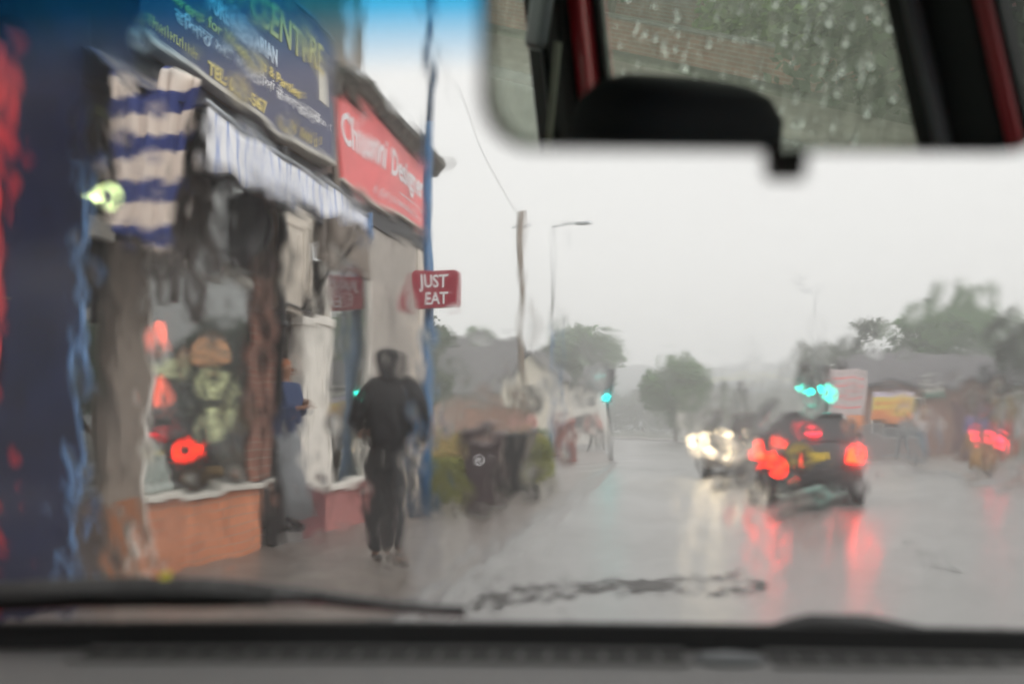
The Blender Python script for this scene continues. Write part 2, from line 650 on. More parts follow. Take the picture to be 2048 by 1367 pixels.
FACE_X = (R(90), 0, R(90))        # lettering on a wall facing +X (the street)
FACE_Y = (R(90), 0, 0)            # lettering facing -Y (towards us)


def strokes(name, m, parent, x, y0, y1, z0, z1, n, seed):
    """a row of lettering too small and smeared to read: short uneven strokes"""
    rn = random.Random(seed)
    b = MB()
    w = (y1 - y0) / n
    for i in range(n):
        if rn.random() < .14:
            continue
        y = y0 + i * w
        h = (z1 - z0) * rn.choice((1, .7, .7, .8))
        b.box(x, x + .004, y + w * .15, y + w * .4, z0, z0 + h)
        if rn.random() < .7:
            zz = z0 + h * rn.choice((0, .42, .8))
            b.box(x, x + .0045, y + w * .4, y + w * .85, zz, zz + h * .2)
    return b.build(name, m, parent)


def skin(name, verts, edges, rad, m, parent, sub=2, root=0):
    me = bpy.data.meshes.new(name + "_graph")
    me.from_pydata([tuple(v) for v in verts], edges, [])
    o = bpy.data.objects.new(name, me)
    COL.objects.link(o)
    o.modifiers.new("skin", 'SKIN').use_smooth_shade = True
    sv = me.skin_vertices[0].data
    for i, r in enumerate(rad):
        sv[i].radius = r if isinstance(r, tuple) else (r, r)
        sv[i].use_root = (i == root)
    q = o.modifiers.new("s", 'SUBSURF')
    q.levels = q.render_levels = sub
    dg = bpy.context.evaluated_depsgraph_get()
    m2 = bpy.data.meshes.new_from_object(o.evaluated_get(dg))
    m2.name = name
    m2.materials.clear()
    m2.materials.append(M[m])
    bpy.data.objects.remove(o)
    bpy.data.meshes.remove(me)
    m2.polygons.foreach_set("use_smooth", [True] * len(m2.polygons))
    o2 = bpy.data.objects.new(name, m2)
    COL.objects.link(o2)
    o2.parent = parent
    return o2


# ------------------------------------------------------------------ people
def person(loc, face, label, top, legs, skinm='skin', group=None, h=1.75, step=.28, hood=None, hair='hair',
           arms=None, skirt=None, stand=False, lean=0.0, bulk=1.0):
    """faces local +Y. arms: (elbow,wrist) for left and right in local metres"""
    p = empty("person", loc, face, label=label, cat="person", group=group)
    k = h / 1.75
    L = lean
    st = 0 if stand else step
    J = dict(pelvis=(0, 0, .96), waist=(0, .01, 1.10), chest=(0, .02 + L * .5, 1.32), neck0=(0, .01 + L, 1.46), neck1=(0, .02 + L, 1.53),
             head=(0, .035 + L, 1.62), crown=(0, .02 + L, 1.70),
             shL=(-.175, L * .9, 1.42), shR=(.175, L * .9, 1.42),
             hipL=(-.095, 0, .90), hipR=(.095, 0, .90))
    J['knL'] = (-.135, .05 + st * .5, .50)
    J['knR'] = (.135, .06 - st * .35, .49)
    J['anL'] = (-.165, st, .09)
    J['anR'] = (.165, -st * 1.2, .10 + (0 if stand else .05))
    J['toL'] = (-.19, st + .15, .03)
    J['toR'] = (.19, -st * 1.2 + .14, .04)
    aL, aR = arms or (((-.25, -.06, 1.15), (-.24, .08, .92)), ((.25, .0, 1.15), (.25, .12, .93)))
    J['elL'], J['wrL'] = aL
    J['elR'], J['wrR'] = aR
    J = {n: Vector(v) * k for n, v in J.items()}
    names = list(J)
    ix = {n: i for i, n in enumerate(names)}
    E_ = [('pelvis', 'waist'), ('waist', 'chest'), ('chest', 'neck0'), ('neck0', 'neck1'), ('neck1', 'head'), ('head', 'crown'),
          ('chest', 'shL'), ('chest', 'shR'), ('shL', 'elL'), ('elL', 'wrL'), ('shR', 'elR'), ('elR', 'wrR'),
          ('pelvis', 'hipL'), ('pelvis', 'hipR'), ('hipL', 'knL'), ('hipR', 'knR'), ('knL', 'anL'), ('knR', 'anR'), ('anL', 'toL'), ('anR', 'toR')]
    Rr = dict(pelvis=.12, waist=.11, chest=(.14, .1), neck0=.06, neck1=.052, head=(.078, .092), crown=.06, shL=.055, shR=.055,
              elL=.04, elR=.04, wrL=.026, wrR=.026, hipL=.085, hipR=.085, knL=.055, knR=.055, anL=.036, anR=.036, toL=.03, toR=.03)
    vs_ = [J[n] for n in names]
    rd = [(Rr[n][0] * k, Rr[n][1] * k) if isinstance(Rr[n], tuple) else Rr[n] * k for n in names]
    ed = [(ix[a], ix[b]) for a, b in E_]
    # hands: palm + five fingers
    for s, wr, el in ((-1, 'wrL', 'elL'), (1, 'wrR', 'elR')):
        d = (J[wr] - J[el]).normalized()
        side = Vector((0, 1, 0)) - d * d.y
        side = side.normalized() if side.length > .3 else Vector((0, 0, 1))
        nrm = d.cross(side)
        pi = len(vs_)
        vs_.append(J[wr] + d * .05 * k); rd.append((.03 * k, .018 * k)); ed.append((ix[wr], pi))
        for f, (o_, ln) in enumerate(((-.024, .062), (-.008, .075), (.008, .08), (.024, .07))):
            a = len(vs_)
            q0 = J[wr] + (d * .088 + side * o_) * k
            vs_.append(q0); rd.append(.0095 * k); ed.append((pi, a))
            vs_.append(q0 + (d * ln * .5 - nrm * s * .012) * k); rd.append(.008 * k); ed.append((a, a + 1))
            vs_.append(q0 + (d * ln * .85 - nrm * s * .034) * k); rd.append(.0065 * k); ed.append((a + 1, a + 2))
        a = len(vs_)
        vs_.append(J[wr] + (d * .04 + side * .042) * k); rd.append(.011 * k); ed.append((pi, a))
        vs_.append(J[wr] + (d * .078 + side * .06) * k); rd.append(.0085 * k); ed.append((a, a + 1))
    body = skin("body", vs_, ed, rd, skinm, p, 2, 0)
    # face, ears (joined into the body mesh)
    bm = bmesh.new()
    bm.from_mesh(body.data)
    hd = J['head']
    fb = MB()
    fb.ell(hd + Vector((0, .098, -.012)) * k, (.013 * k, .02 * k, .024 * k), 8, 6)
    for s in (-1, 1):
        fb.ell(hd + Vector((s * .078, .0, -.005)) * k, (.012 * k, .022 * k, .032 * k), 8, 6)
    fb.ell(hd + Vector((0, .086, -.052)) * k, (.026 * k, .012 * k, .008 * k), 8, 6)
    tmp = bpy.data.meshes.new("t")
    tmp.from_pydata(fb.v, [], fb.f)
    bm.from_mesh(tmp)
    for f in bm.faces:
        f.smooth = True
    bm.to_mesh(body.data)
    bm.free()
    bpy.data.meshes.remove(tmp)
    ey = MB()
    for s in (-1, 1):
        ey.ell(hd + Vector((s * .03, .086, .012)) * k, (.012 * k, .008 * k, .007 * k), 8, 6)
    ey.build("eyes", 'blackmatt', p, smooth=True)
    # clothes
    def sub(keys, extra, m, name, sc=None):
        iy = {n: i for i, n in enumerate(keys)}
        e = [(iy[a], iy[b]) for a, b in E_ if a in iy and b in iy]
        r = []
        for n in keys:
            q = extra[n] * k * bulk
            r.append(q)
        Q = dict(J)
        if name == 'jacket':
            Q['pelvis'] = J['pelvis'] - Vector((0, 0, .09 * k))
        skin(name, [Q[n] for n in keys], e, r, m, p, 2, 0)
    sub(['pelvis', 'waist', 'chest', 'neck0', 'shL', 'shR', 'elL', 'elR', 'wrL', 'wrR'],
        dict(pelvis=.175, waist=.165, chest=.17, neck0=.085, shL=.082, shR=.082, elL=.064, elR=.064, wrL=.042, wrR=.042), top, "jacket")
    if skirt:
        MB().lathe((0, 0, 0), [(.16 * k, 1.02 * k), (.19 * k, .9 * k), (.23 * k, .55 * k), (.30 * k, .14 * k)], 18).build("skirt", skirt, p, smooth=True)
    else:
        sub(['pelvis', 'waist', 'hipL', 'hipR', 'knL', 'knR', 'anL', 'anR'],
            dict(pelvis=.145, waist=.12, hipL=.105, hipR=.105, knL=.078, knR=.078, anL=.056, anR=.056), legs, "trousers")
    for s in 'LR':
        a, t = J['an' + s], J['to' + s]
        skin("shoe", [a + Vector((0, -.05, -.045)) * k, a + Vector((0, .03, -.035)) * k, t + Vector((0, .03, .0)) * k], [(0, 1), (1, 2)],
             [.045 * k, .05 * k, .038 * k], 'shoe', p, 1)
    if hood:
        skin("hood", [J['neck0'] + Vector((0, -.02, 0)), J['neck1'] + Vector((0, -.03, .01)) * k, J['head'] + Vector((0, -.03, .02)) * k, J['crown'] + Vector((0, -.035, .01)) * k],
             [(0, 1), (1, 2), (2, 3)], [.11 * k, .095 * k, .118 * k, .085 * k], hood, p, 2)
    else:
        hb = MB()
        hb.ell(J['crown'] + Vector((0, -.035, -.03)) * k, (.094 * k, .10 * k, .088 * k))
        hb.ell(J['head'] + Vector((0, -.06, .0)) * k, (.088 * k, .055 * k, .1 * k))
        hb.build("hair", hair, p, smooth=True)
    return p


# ------------------------------------------------------------------ vegetation
def tree(name, x, y, h, cr, label, m='bgreen', ch=None, z0=None, n=2600, leaf=.24, group=None, seed=1, trunkr=.18, squash=1.0):
    rn = random.Random(seed)
    t = empty(name, (x, y, 0), 0, label=label, cat="tree", group=group)
    zc0 = h * .3 if z0 is None else z0
    hc = (h - zc0) / 2
    zc = zc0 + hc
    tb = MB()
    tb.path([(0, 0, 0), (.05, .02, zc0 * .6), (-.04, .05, zc0 + hc * .5), (.02, 0, zc + hc * .4)], [trunkr, trunkr * .75, trunkr * .5, trunkr * .15], 8)
    clumps = []
    for i in range(34):
        a, u = rn.uniform(0, 2 * math.pi), rn.uniform(-1, 1)
        r = rn.uniform(.35, 1.0) ** .5
        w = math.sqrt(max(0, 1 - u * u))
        c = Vector((cr * r * w * math.cos(a), cr * r * w * math.sin(a), zc + hc * u * r * .92))
        clumps.append((c, rn.uniform(.22, .42) * min(cr, hc) * squash))
        if i < 9:
            tb.path([(0, 0, zc0 + hc * rn.uniform(-.1, .6)), tuple(c * .55 + Vector((0, 0, zc * .42))), tuple(c)], [trunkr * .35, trunkr * .2, .02], 5)
    tb.build("trunk", 'bark', t, smooth=True)
    cb = MB()
    for i in range(n):
        c, r = clumps[i % len(clumps)]
        d = Vector((rn.gauss(0, 1), rn.gauss(0, 1), rn.gauss(0, 1))).normalized() * r * rn.uniform(.5, 1.15)
        q = c + d
        a = Vector((rn.gauss(0, 1), rn.gauss(0, 1), rn.gauss(0, .6))).normalized()
        b = a.orthogonal().normalized()
        s = leaf * rn.uniform(.6, 1.5)
        cb.add([q - a * s, q + b * s * .6, q + a * s, q - b * s * .6], [(0, 1, 2, 3)])
    cb.build("crown", m, t)
    return t


def bush_mesh(x0, x1, y0, y1, z0, z1, n, leaf, seed):
    rn = random.Random(seed)
    cb = MB()
    for i in range(n):
        q = Vector((rn.uniform(x0, x1), rn.uniform(y0, y1), 0))
        top = z1 * (.85 + .25 * noise.noise(Vector((q.x * 1.5, q.y * 1.5, seed))))
        q.z = z0 + (top - z0) * (rn.random() ** .7)
        a = Vector((rn.gauss(0, 1), rn.gauss(0, 1), rn.gauss(0, 1))).normalized()
        b = a.orthogonal().normalized()
        s = leaf * rn.uniform(.6, 1.5)
        cb.add([q - a * s, q + b * s * .6, q + a * s, q - b * s * .6], [(0, 1, 2, 3)])
    return cb


# ================================================================== SETTING
def sheet(name, pts, z, m, th=0):
    b = MB()
    if th:
        b.prism(pts, 'Z', z - th, z)
    else:
        b.add([(u, v, z) for u, v in pts], [tuple(range(len(pts)))])
    o = b.build(name, m)
    return tag(o, kind='structure')


gb = MB()
gx = [-330 + i * 33 for i in range(21)]
gy = [-50 + i * 23.5 for i in range(21)]
gb.add([(x, y, -.004) for y in gy for x in gx], [(j * 21 + i, j * 21 + i + 1, j * 21 + i + 22, j * 21 + i + 21) for j in range(20) for i in range(20)])
tag(gb.build("ground", 'ground'), kind='structure')

left_k = [(-1.75, -45), (-1.75, 6), (-2.25, 16), (-2.95, 30), (-5.9, 48), (-10.5, 68), (-18, 90), (-30, 120)]
right_k = [(8.4, -45), (8.4, 0), (6.3, 12), (5.5, 22), (5.2, 34), (3.6, 46), (.2, 60), (-5.5, 78), (-13, 98), (-24, 126)]
sheet("road", left_k + right_k[::-1], .004, 'road')
# pavements with a kerb step
def strip(name, line, off, z, th, m):
    a = [(x, y) for x, y in line]
    b = [(x + off, y) for x, y in line]
    o = MB()
    n = len(a)
    ch = -.16 * math.copysign(1, off) if m == 'kerb' else 0     # kerb face sloped to reflect sky, so it shows no dark line
    vs_ = [(x, y, z) for x, y in a] + [(x, y, z) for x, y in b] + [(x + ch, y, z - th) for x, y in a] + [(x, y, z - th) for x, y in b]
    fs = []
    for i in range(n - 1):
        fs += [(i, i + 1, n + i + 1, n + i), (i, i + 1, 2 * n + i + 1, 2 * n + i), (n + i, n + i + 1, 3 * n + i + 1, 3 * n + i)]
    o.add(vs_, fs)
    return tag(o.build(name, m), kind='structure')
strip("kerb", left_k, -.14, .11, .12, 'kerb')
strip("kerb", right_k, .14, .11, .12, 'kerb')
strip("pavement", [(x - .14, y) for x, y in left_k], -2.6, .106, .11, 'pave')
strip("pavement", [(x + .14, y) for x, y in right_k], 3.6, .106, .11, 'pave')
sheet("verge", [(-4.7, 14.2), (-5.3, 30), (-8.3, 48), (-13, 68), (-30, 68), (-30, 14.2)], .05, 'grass')
# dashed centre line, faint
mk = MB()
for i in range(9):
    y = 9 + i * 5
    x = lambda yy: 1.9 - max(0, yy - 26) ** 1.5 * .035
    mk.add([(x(y) - .05, y, .009), (x(y) + .05, y, .009), (x(y + 2) + .05, y + 2, .009), (x(y + 2) - .05, y + 2, .009)], [(0, 1, 2, 3)])
tag(mk.build("road_marking", 'paint'), kind='structure')
# ragged dark blobs added on the road in place of a windscreen smear
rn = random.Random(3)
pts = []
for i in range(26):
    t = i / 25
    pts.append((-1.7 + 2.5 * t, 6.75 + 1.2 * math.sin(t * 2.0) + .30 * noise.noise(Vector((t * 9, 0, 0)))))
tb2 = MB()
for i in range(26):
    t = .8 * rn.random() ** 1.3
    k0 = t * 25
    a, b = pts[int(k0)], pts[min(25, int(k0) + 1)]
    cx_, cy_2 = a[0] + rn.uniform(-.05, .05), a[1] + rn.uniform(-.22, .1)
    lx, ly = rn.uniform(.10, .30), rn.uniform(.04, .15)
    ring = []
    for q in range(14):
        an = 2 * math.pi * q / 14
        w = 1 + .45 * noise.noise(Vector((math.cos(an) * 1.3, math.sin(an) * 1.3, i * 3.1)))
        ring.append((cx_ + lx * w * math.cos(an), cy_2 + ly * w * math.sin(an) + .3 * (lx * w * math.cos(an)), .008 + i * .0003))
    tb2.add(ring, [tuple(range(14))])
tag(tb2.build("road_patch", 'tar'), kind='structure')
# hills beyond
hb = MB()
nx, nyy = 60, 8
for j in range(nyy):
    for i in range(nx):
        x = -300 + i * 600 / (nx - 1)
        y = 250 + j * 22
        e = math.sin(math.pi * j / (nyy - 1))
        z = e * (20.5 + 3 * noise.noise(Vector((x * .012, j * .3, 5))) + 1.6 * noise.noise(Vector((x * .06, j, 1))) + (2 if x > 40 else 0))
        hb.v.append((x, y, z - .3))
for j in range(nyy - 1):
    for i in range(nx - 1):
        a = j * nx + i
        hb.f.append((a, a + 1, a + nx + 1, a + nx))
tag(hb.build("hills", 'hill', smooth=True), kind='structure')

# ================================================================== SHOPS (left)
FX = -4.0
A = empty("corner_shop", (FX, 8, 0), label="two storey sweet shop with orange brick riser and blue striped awning over its window", cat="shop")
A.location = (0, 0, 0)
# carcass
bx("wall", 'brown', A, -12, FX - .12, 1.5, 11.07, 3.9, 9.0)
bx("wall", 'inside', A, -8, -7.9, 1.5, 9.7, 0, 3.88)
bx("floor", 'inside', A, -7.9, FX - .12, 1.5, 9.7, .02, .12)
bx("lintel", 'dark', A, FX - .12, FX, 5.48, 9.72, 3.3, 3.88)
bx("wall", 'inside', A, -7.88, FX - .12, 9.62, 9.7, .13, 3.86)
bx("wall", 'taupe', A, -7.88, FX - .1, 1.5, 4.4, .13, 3.86)
bx("pilaster", 'navy', A, FX - .12, FX + .16, 4.80, 5.47, .1, 3.9, .02)
bx("trim", 'bluelight', A, FX - .05, FX + .17, 5.473, 5.52, .1, 2.9)
bx("pilaster", 'darkbrown', A, FX - .12, FX + .05, 4.4, 4.78, .1, 3.9)
# narrow glazed door beside the navy pillar
dr = empty("door", (0, 0, 0)); dr.parent = A
bx("door_panel", 'darkbrown', dr, FX - .06, FX - .01, 5.54, 6.05, .12, .66)
bx("pane", 'pane', dr, FX - .045, FX - .035, 5.56, 6.03, .68, 2.42, 0)
bx("bulkhead", 'ivory', dr, FX - .05, FX + .01, 5.54, 6.06, 2.43, 2.58)
bx("pane", 'pane', dr, FX - .045, FX - .035, 5.56, 6.03, 2.6, 3.28, 0)
bx("pilaster", 'taupe', A, FX - .12, FX + .03, 6.06, 6.46, .1, 2.45, .01)
bx("trim", 'white', A, FX - .02, FX + .045, 6.462, 6.505, .1, 2.45)
bx("trim", 'orangewood', A, FX + .035, FX + .05, 6.08, 6.26, .12, .66)
# window
w1 = empty("window", (0, 0, 0)); w1.parent = A
bx("pane", 'pane', w1, FX - .05, FX - .04, 6.51, 8.14, .70, 2.40, 0)
bx("pane", 'pane', w1, FX - .05, FX - .04, 6.51, 8.14, 2.50, 3.28, 0)
bx("transom", 'ivory', w1, FX - .07, FX + .02, 6.51, 8.14, 2.41, 2.49)
bx("sill", 'ivory', w1, FX - .12, FX + .09, 6.5, 8.36, .655, .70, .008)
bx("mullion", 'darkbrown', w1, FX - .07, FX - .0, 7.10, 7.14, 2.5, 3.28)
bx("mullion", 'darkbrown', w1, FX - .07, FX - .0, 7.72, 7.75, 2.5, 3.28)
bx("riser", 'brick', A, FX - .12, FX + .04, 6.51, 8.36, .1, .65)
bx("pilaster", 'redbrick', A, FX - .035, FX + .012, 8.2, 8.42, .71, 3.28)
dp = MB().path([(FX + .1, 8.5, .12), (FX + .1, 8.5, 2.9), (FX + .1, 8.52, 3.8)], .05, 10)
for z in (.9, 2.1, 3.2):
    dp.tube((FX + .1, 8.5, z), (FX + .1, 8.5, z + .06), .066)
dp.build("drainpipe", 'black', A, smooth=True)
# second doorway, white panelled head above it
bx("doorstep", 'kerb', A, FX - .6, FX + .1, 8.56, 9.18, .1, .2)
bx("doorway_lining", 'dark', A, FX - .8, FX - .7, 8.56, 9.18, .2, 2.28)
hd_ = MB().box(FX - .1, FX + .02, 8.56, 9.3, 2.3, 3.28)
hd_.box(FX + .021, FX + .04, 8.62, 8.68, 2.36, 3.2).box(FX + .021, FX + .04, 9.18, 9.24, 2.36, 3.2).box(FX + .021, FX + .04, 8.68, 9.18, 3.14, 3.2).box(FX + .021, FX + .04, 8.68, 9.18, 2.36, 2.42)
hd_.box(FX + .021, FX + .03, 8.82, 8.84, 2.5, 3.05).box(FX + .021, FX + .03, 9.03, 9.05, 2.5, 3.05)
hd_.build("door_head", 'cream', A, bevel=.006)
cl = MB().box(FX - .1, FX + .07, 9.2, 9.8, .62, 2.29).box(FX - .1, FX + .1, 9.17, 9.82, 2.2, 2.3).box(FX + .071, FX + .085, 9.3, 9.32, .66, 2.2).box(FX + .071, FX + .085, 9.68, 9.7, .66, 2.2)
cl.build("pilaster", 'white', A, bevel=.006)
bx("riser", 'maroonwall', A, FX - .12, FX + .05, 9.19, 9.72, .1, .6)

B = empty("single_storey_shop", (0, 0, 0), label="grey single storey shop with a red fascia sign and mossy cornice at the row end", cat="shop")
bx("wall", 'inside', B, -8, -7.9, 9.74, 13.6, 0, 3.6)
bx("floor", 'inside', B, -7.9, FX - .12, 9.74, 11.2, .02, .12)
w2 = empty("window", (0, 0, 0)); w2.parent = B
bx("pane", 'pane', w2, FX - .05, FX - .04, 9.86, 11.14, .6, 2.95, 0)
bx("sill", 'white', w2, FX - .12, FX + .1, 9.74, 11.2, .54, .6, .008)
bx("frame", 'white', w2, FX - .06, FX + .02, 9.81, 9.86, .6, 2.95)
bx("frame", 'white', w2, FX - .06, FX + .02, 11.14, 11.2, .6, 2.95)
bx("riser", 'pinkwall', B, FX - .12, FX + .04, 9.74, 11.2, .1, .535)
bx("lintel", 'taupe', B, FX - .12, FX - .0, 9.74, 11.2, 2.96, 3.84)
bx("pier", 'grey', B, FX - .4, FX + .03, 11.21, 12.85, .1, 3.6, .01)
bx("pier", 'cream', B, FX - .4, FX + .05, 12.86, 13.6, .1, 3.6, .01)
bx("wall", 'grey', B, -8, FX - .41, 13.45, 13.6, .1, 3.6)
bx("soffit", 'dark', B, FX - .4, FX + .06, 9.74, 13.62, 3.605, 3.84)
bx("wall", 'taupe', B, -8, FX - .02, 9.74, 13.6, 3.85, 4.82)
co = MB().prism([(FX - .4, 4.83), (FX + .14, 4.83), (FX + .2, 4.90), (FX + .27, 4.96), (FX + .29, 5.02), (FX + .05, 5.1), (FX - .4, 5.14)], 'Y', 9.74, 13.85)
rn = random.Random(5)
for i in range(70):
    y = rn.uniform(9.8, 13.75)
    s = rn.uniform(.03, .09)
    co.ell((FX + rn.uniform(-.1, .22), y, 5.01 + rn.uniform(0, .05)), (s, s * 1.5, s * .8), 6, 4)
co.build("cornice", 'moss', B)
bx("roof", 'slate', B, -8, FX - .41, 9.74, 13.9, 4.83, 5.0)
pl_ = MB().tube((FX + .1, 9.72, 3.0), (FX + .1, 9.72, 5.2), .045)
pl_.build("drainpipe", 'taupe', B, smooth=True)

# --- signs
S = empty("shop_sign", (FX + .1, 6.1, 3.92), label="long navy sweet centre sign board with yellow and white lettering above the striped awning", cat="sign")
S.location = (0, 0, 0)
SX = FX + .12
bx("board", 'navyboard', S, FX + .01, SX, 6.08, 9.62, 3.94, 5.2)
bx("frame", 'ivory', S, FX + .01, SX + .02, 6.06, 9.64, 3.89, 3.935)
bx("frame", 'steel', S, FX + .01, SX + .02, 9.625, 9.66, 3.94, 5.2)
bx("frame", 'steel', S, FX + .01, SX + .02, 6.06, 9.64, 5.205, 5.24)
text("lettering", "SWEET CENTRE", 'yellow', S, (SX + .004, 6.5, 4.74), .40, FACE_X, 0.98, bold=.006)
text("lettering", "PURE VEGETARIAN", 'wletter', S, (SX + .004, 6.95, 4.47), .225, FACE_X, .70, bold=.005)
text("lettering", "Caterers for Weddings & Parties", 'yellow', S, (SX + .004, 6.2, 4.33), .135, FACE_X, 1.45, bold=.002)
text("lettering", "\u0a35\u0a3f\u0a06\u0a39 \u0a05\u0a24\u0a47 \u0a2a\u0a3e\u0a30\u0a1f\u0a40\u0a06\u0a02 \u0a26\u0a47 \u0a06\u0a30\u0a21\u0a30", 'wletter', S, (SX + .004, 6.5, 4.185), .15, FACE_X, 1.55, bold=.001)
strokes("lettering", 'yellow', S, SX + .001, 6.15, 6.85, 4.0, 4.09, 16, 4)
text("lettering", "TEL: 0121-567", 'yellow', S, (SX + .004, 7.02, 3.965), .15, FACE_X, 1.2, bold=.004)
strokes("lettering", 'yellow', S, SX + .001, 8.5, 9.2, 3.98, 4.07, 16, 9)
strokes("lettering", 'wletter', S, SX + .001, 8.35, 9.5, 4.2, 4.27, 24, 12)
bx("white_panel", 'ivory', S, SX + .001, SX + .006, 9.12, 9.38, 4.43, 4.82, 0)

S3 = empty("dark_fascia", (0, 0, 0), label="very dark navy fascia with a yellow emblem left of the navy pillar", cat="sign")
bx("board", 'navy', S3, FX + .01, FX + .14, 4.2, 6.04, 3.42, 5.3)
MB().lathe((FX + .145, 5.18, 3.62), [(.09, 0), (.10, .006), (.03, .012)], 5, 'X').build("emblem", 'yellow', S3)

S2 = empty("shop_sign", (0, 0, 0), label="bright red fascia sign with large white script lettering below the mossy cornice", cat="sign")
bx("board", 'coral', S2, FX + .0, FX + .1, 9.98, 13.5, 3.86, 4.8)
bx("trim", 'ivory', S2, FX - .01, FX + .12, 9.96, 13.52, 3.82, 3.855)
text("lettering", "Chunni", 'wletter', S2, (FX + .104, 10.06, 4.30), .50, FACE_X, .88, bold=.012)
text("lettering", "Designer", 'wletter', S2, (FX + .104, 11.55, 4.30), .46, FACE_X, .88, bold=.012)
strokes("lettering", 'wletter', S2, FX + .101, 11.0, 12.9, 3.96, 4.04, 34, 21)
bx("line", 'wletter', S2, FX + .101, FX + .104, 11.9, 13.4, 4.12, 4.135, 0)

S4 = empty("projecting_sign", (0, 0, 0), label="small maroon takeaway sign with two lines of white capitals on the blue post", cat="sign")
sg = MB()
cor = []
for cx_, cz_, a0 in ((-3.12, 3.06, 0), (-3.65, 3.06, 90), (-3.65, 2.70, 180), (-3.12, 2.70, 270)):
    for k_ in range(5):
        a = R(a0 + k_ * 22.5)
        cor.append((cx_ + .06 * math.cos(a), cz_ + .06 * math.sin(a)))
sg.prism(cor, 'Y', 11.78, 11.86)
sg.build("panel", 'maroon', S4, bevel=.005)
text("lettering", "JUST", 'wletter', S4, (-3.385, 11.775, 2.91), .225, FACE_Y, .93, align='CENTER', bold=.004)
text("lettering", "EAT", 'wletter', S4, (-3.345, 11.775, 2.69), .225, FACE_Y, .9, align='CENTER', bold=.004)
bx("bracket", 'black', S4, -3.6, -3.5, 11.862, 11.93, 2.82, 2.88)

S5 = empty("red_panel", (0, 0, 0), label="tall red advertising panel with dark markings at the far left edge", cat="sign")
bx("board", 'red', S5, FX + .06, FX + .2, 4.2, 4.65, .12, 3.3)
bx("edge_trim", 'red', S5, FX + .06, FX + .215, 4.652, 4.70, .12, 3.3)
rn = random.Random(11)
sb = MB()
for i in range(46):
    z = rn.uniform(.3, 1.9)
    y = rn.uniform(4.4, 4.7)
    sb.box(FX + .2, FX + .204, y, y + rn.uniform(.02, .12), z, z + .012)
sb.build("marking", 'darkbrown', S5)

# --- awning
AW = empty("awning", (0, 0, 0), label="blue and white striped shop awning with a hanging striped side cloth", cat="awning")
M['awfront'] = stripemat("awning_front_cloth", (.78, .79, .82), (.16, .26, .58), 'Y', .155, .78, wobble=.12, soft=.06)
M['awside'] = stripemat("awning_side_cloth", (.74, .66, .58), (.03, .05, .2), 'Z', .272, .50, wobble=.25, soft=.04)
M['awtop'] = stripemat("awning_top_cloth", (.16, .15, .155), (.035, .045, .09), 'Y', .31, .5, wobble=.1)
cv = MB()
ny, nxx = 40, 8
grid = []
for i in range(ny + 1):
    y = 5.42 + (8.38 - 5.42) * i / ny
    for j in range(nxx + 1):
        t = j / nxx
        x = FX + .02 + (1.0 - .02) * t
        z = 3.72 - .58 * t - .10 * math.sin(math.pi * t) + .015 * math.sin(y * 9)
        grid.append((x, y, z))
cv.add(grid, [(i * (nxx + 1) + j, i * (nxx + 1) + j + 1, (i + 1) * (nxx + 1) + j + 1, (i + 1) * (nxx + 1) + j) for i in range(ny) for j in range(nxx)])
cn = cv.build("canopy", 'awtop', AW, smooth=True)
sd = cn.modifiers.new("solid", 'SOLIDIFY'); sd.thickness = .006
va = MB()
grid = []
nv = 90
for i in range(nv + 1):
    y = 5.42 + (8.40 - 5.42) * i / nv
    for j in range(5):
        t = j / 4
        drop = .40 - .22 * i / nv + .018 * math.sin(y * 14)
        grid.append((FX + 1.0 + .02 * t + .022 * math.sin(y * 11 + t) * t, y, 3.15 - .06 * i / nv - drop * t))
va.add(grid, [(i * 5 + j, i * 5 + j + 1, (i + 1) * 5 + j + 1, (i + 1) * 5 + j) for i in range(nv) for j in range(4)])
vo = va.build("valance", 'awfront', AW, smooth=True)
sd = vo.modifiers.new("solid", 'SOLIDIFY'); sd.thickness = .004
# side cloth: hangs from the sloping end, two bunched lobes with a notch between them
sc = MB()
grid = []
nu, nw = 44, 30
for i in range(nu + 1):
    u = i / nu
    x = -3.63 + .61 * u
    top = 3.40 - .20 * math.exp(-((u - .40) / .13) ** 2) - .13 * max(0, u - .62) / .38
    if u < .40:
        top -= .06 * math.sin(u / .4 * math.pi)
    for j in range(nw + 1):
        t = j / nw
        xb = -3.60 + .38 * u          # narrower at the bottom
        bot = 2.38 - .15 * u
        xx = x + (xb - x) * t
        zz = top + (bot - top) * t
        grid.append((xx, 5.40 + .035 * math.sin(u * 17 + t * 2) + .02 * math.sin(u * 41), zz))
sc.add(grid, [(i * (nw + 1) + j, i * (nw + 1) + j + 1, (i + 1) * (nw + 1) + j + 1, (i + 1) * (nw + 1) + j) for i in range(nu) for j in range(nw)])
so = sc.build("side_cloth", 'awside', AW, smooth=True)
sd = so.modifiers.new("solid", 'SOLIDIFY'); sd.thickness = .004
MB().tube((FX + 1.0, 5.4, 3.15), (FX + 1.0, 8.42, 3.09), .022).build("front_bar", 'steel', AW, smooth=True)
for y in (5.5, 8.33):
    MB().path([(FX + .06, y + .9, 2.36), (FX + .5, y + .45, 2.75), (FX + .98, y + .02, 3.1)], .022, 8).build("arm", 'black', AW, smooth=True)
MB().tube((FX + .06, 8.6, 2.36), (FX + .06, 9.45, 2.36), .014).build("bracket", 'black', AW)
bx("end_cap", 'bluelight', AW, FX + .985, FX + 1.04, 8.40, 8.44, 2.86, 3.12)

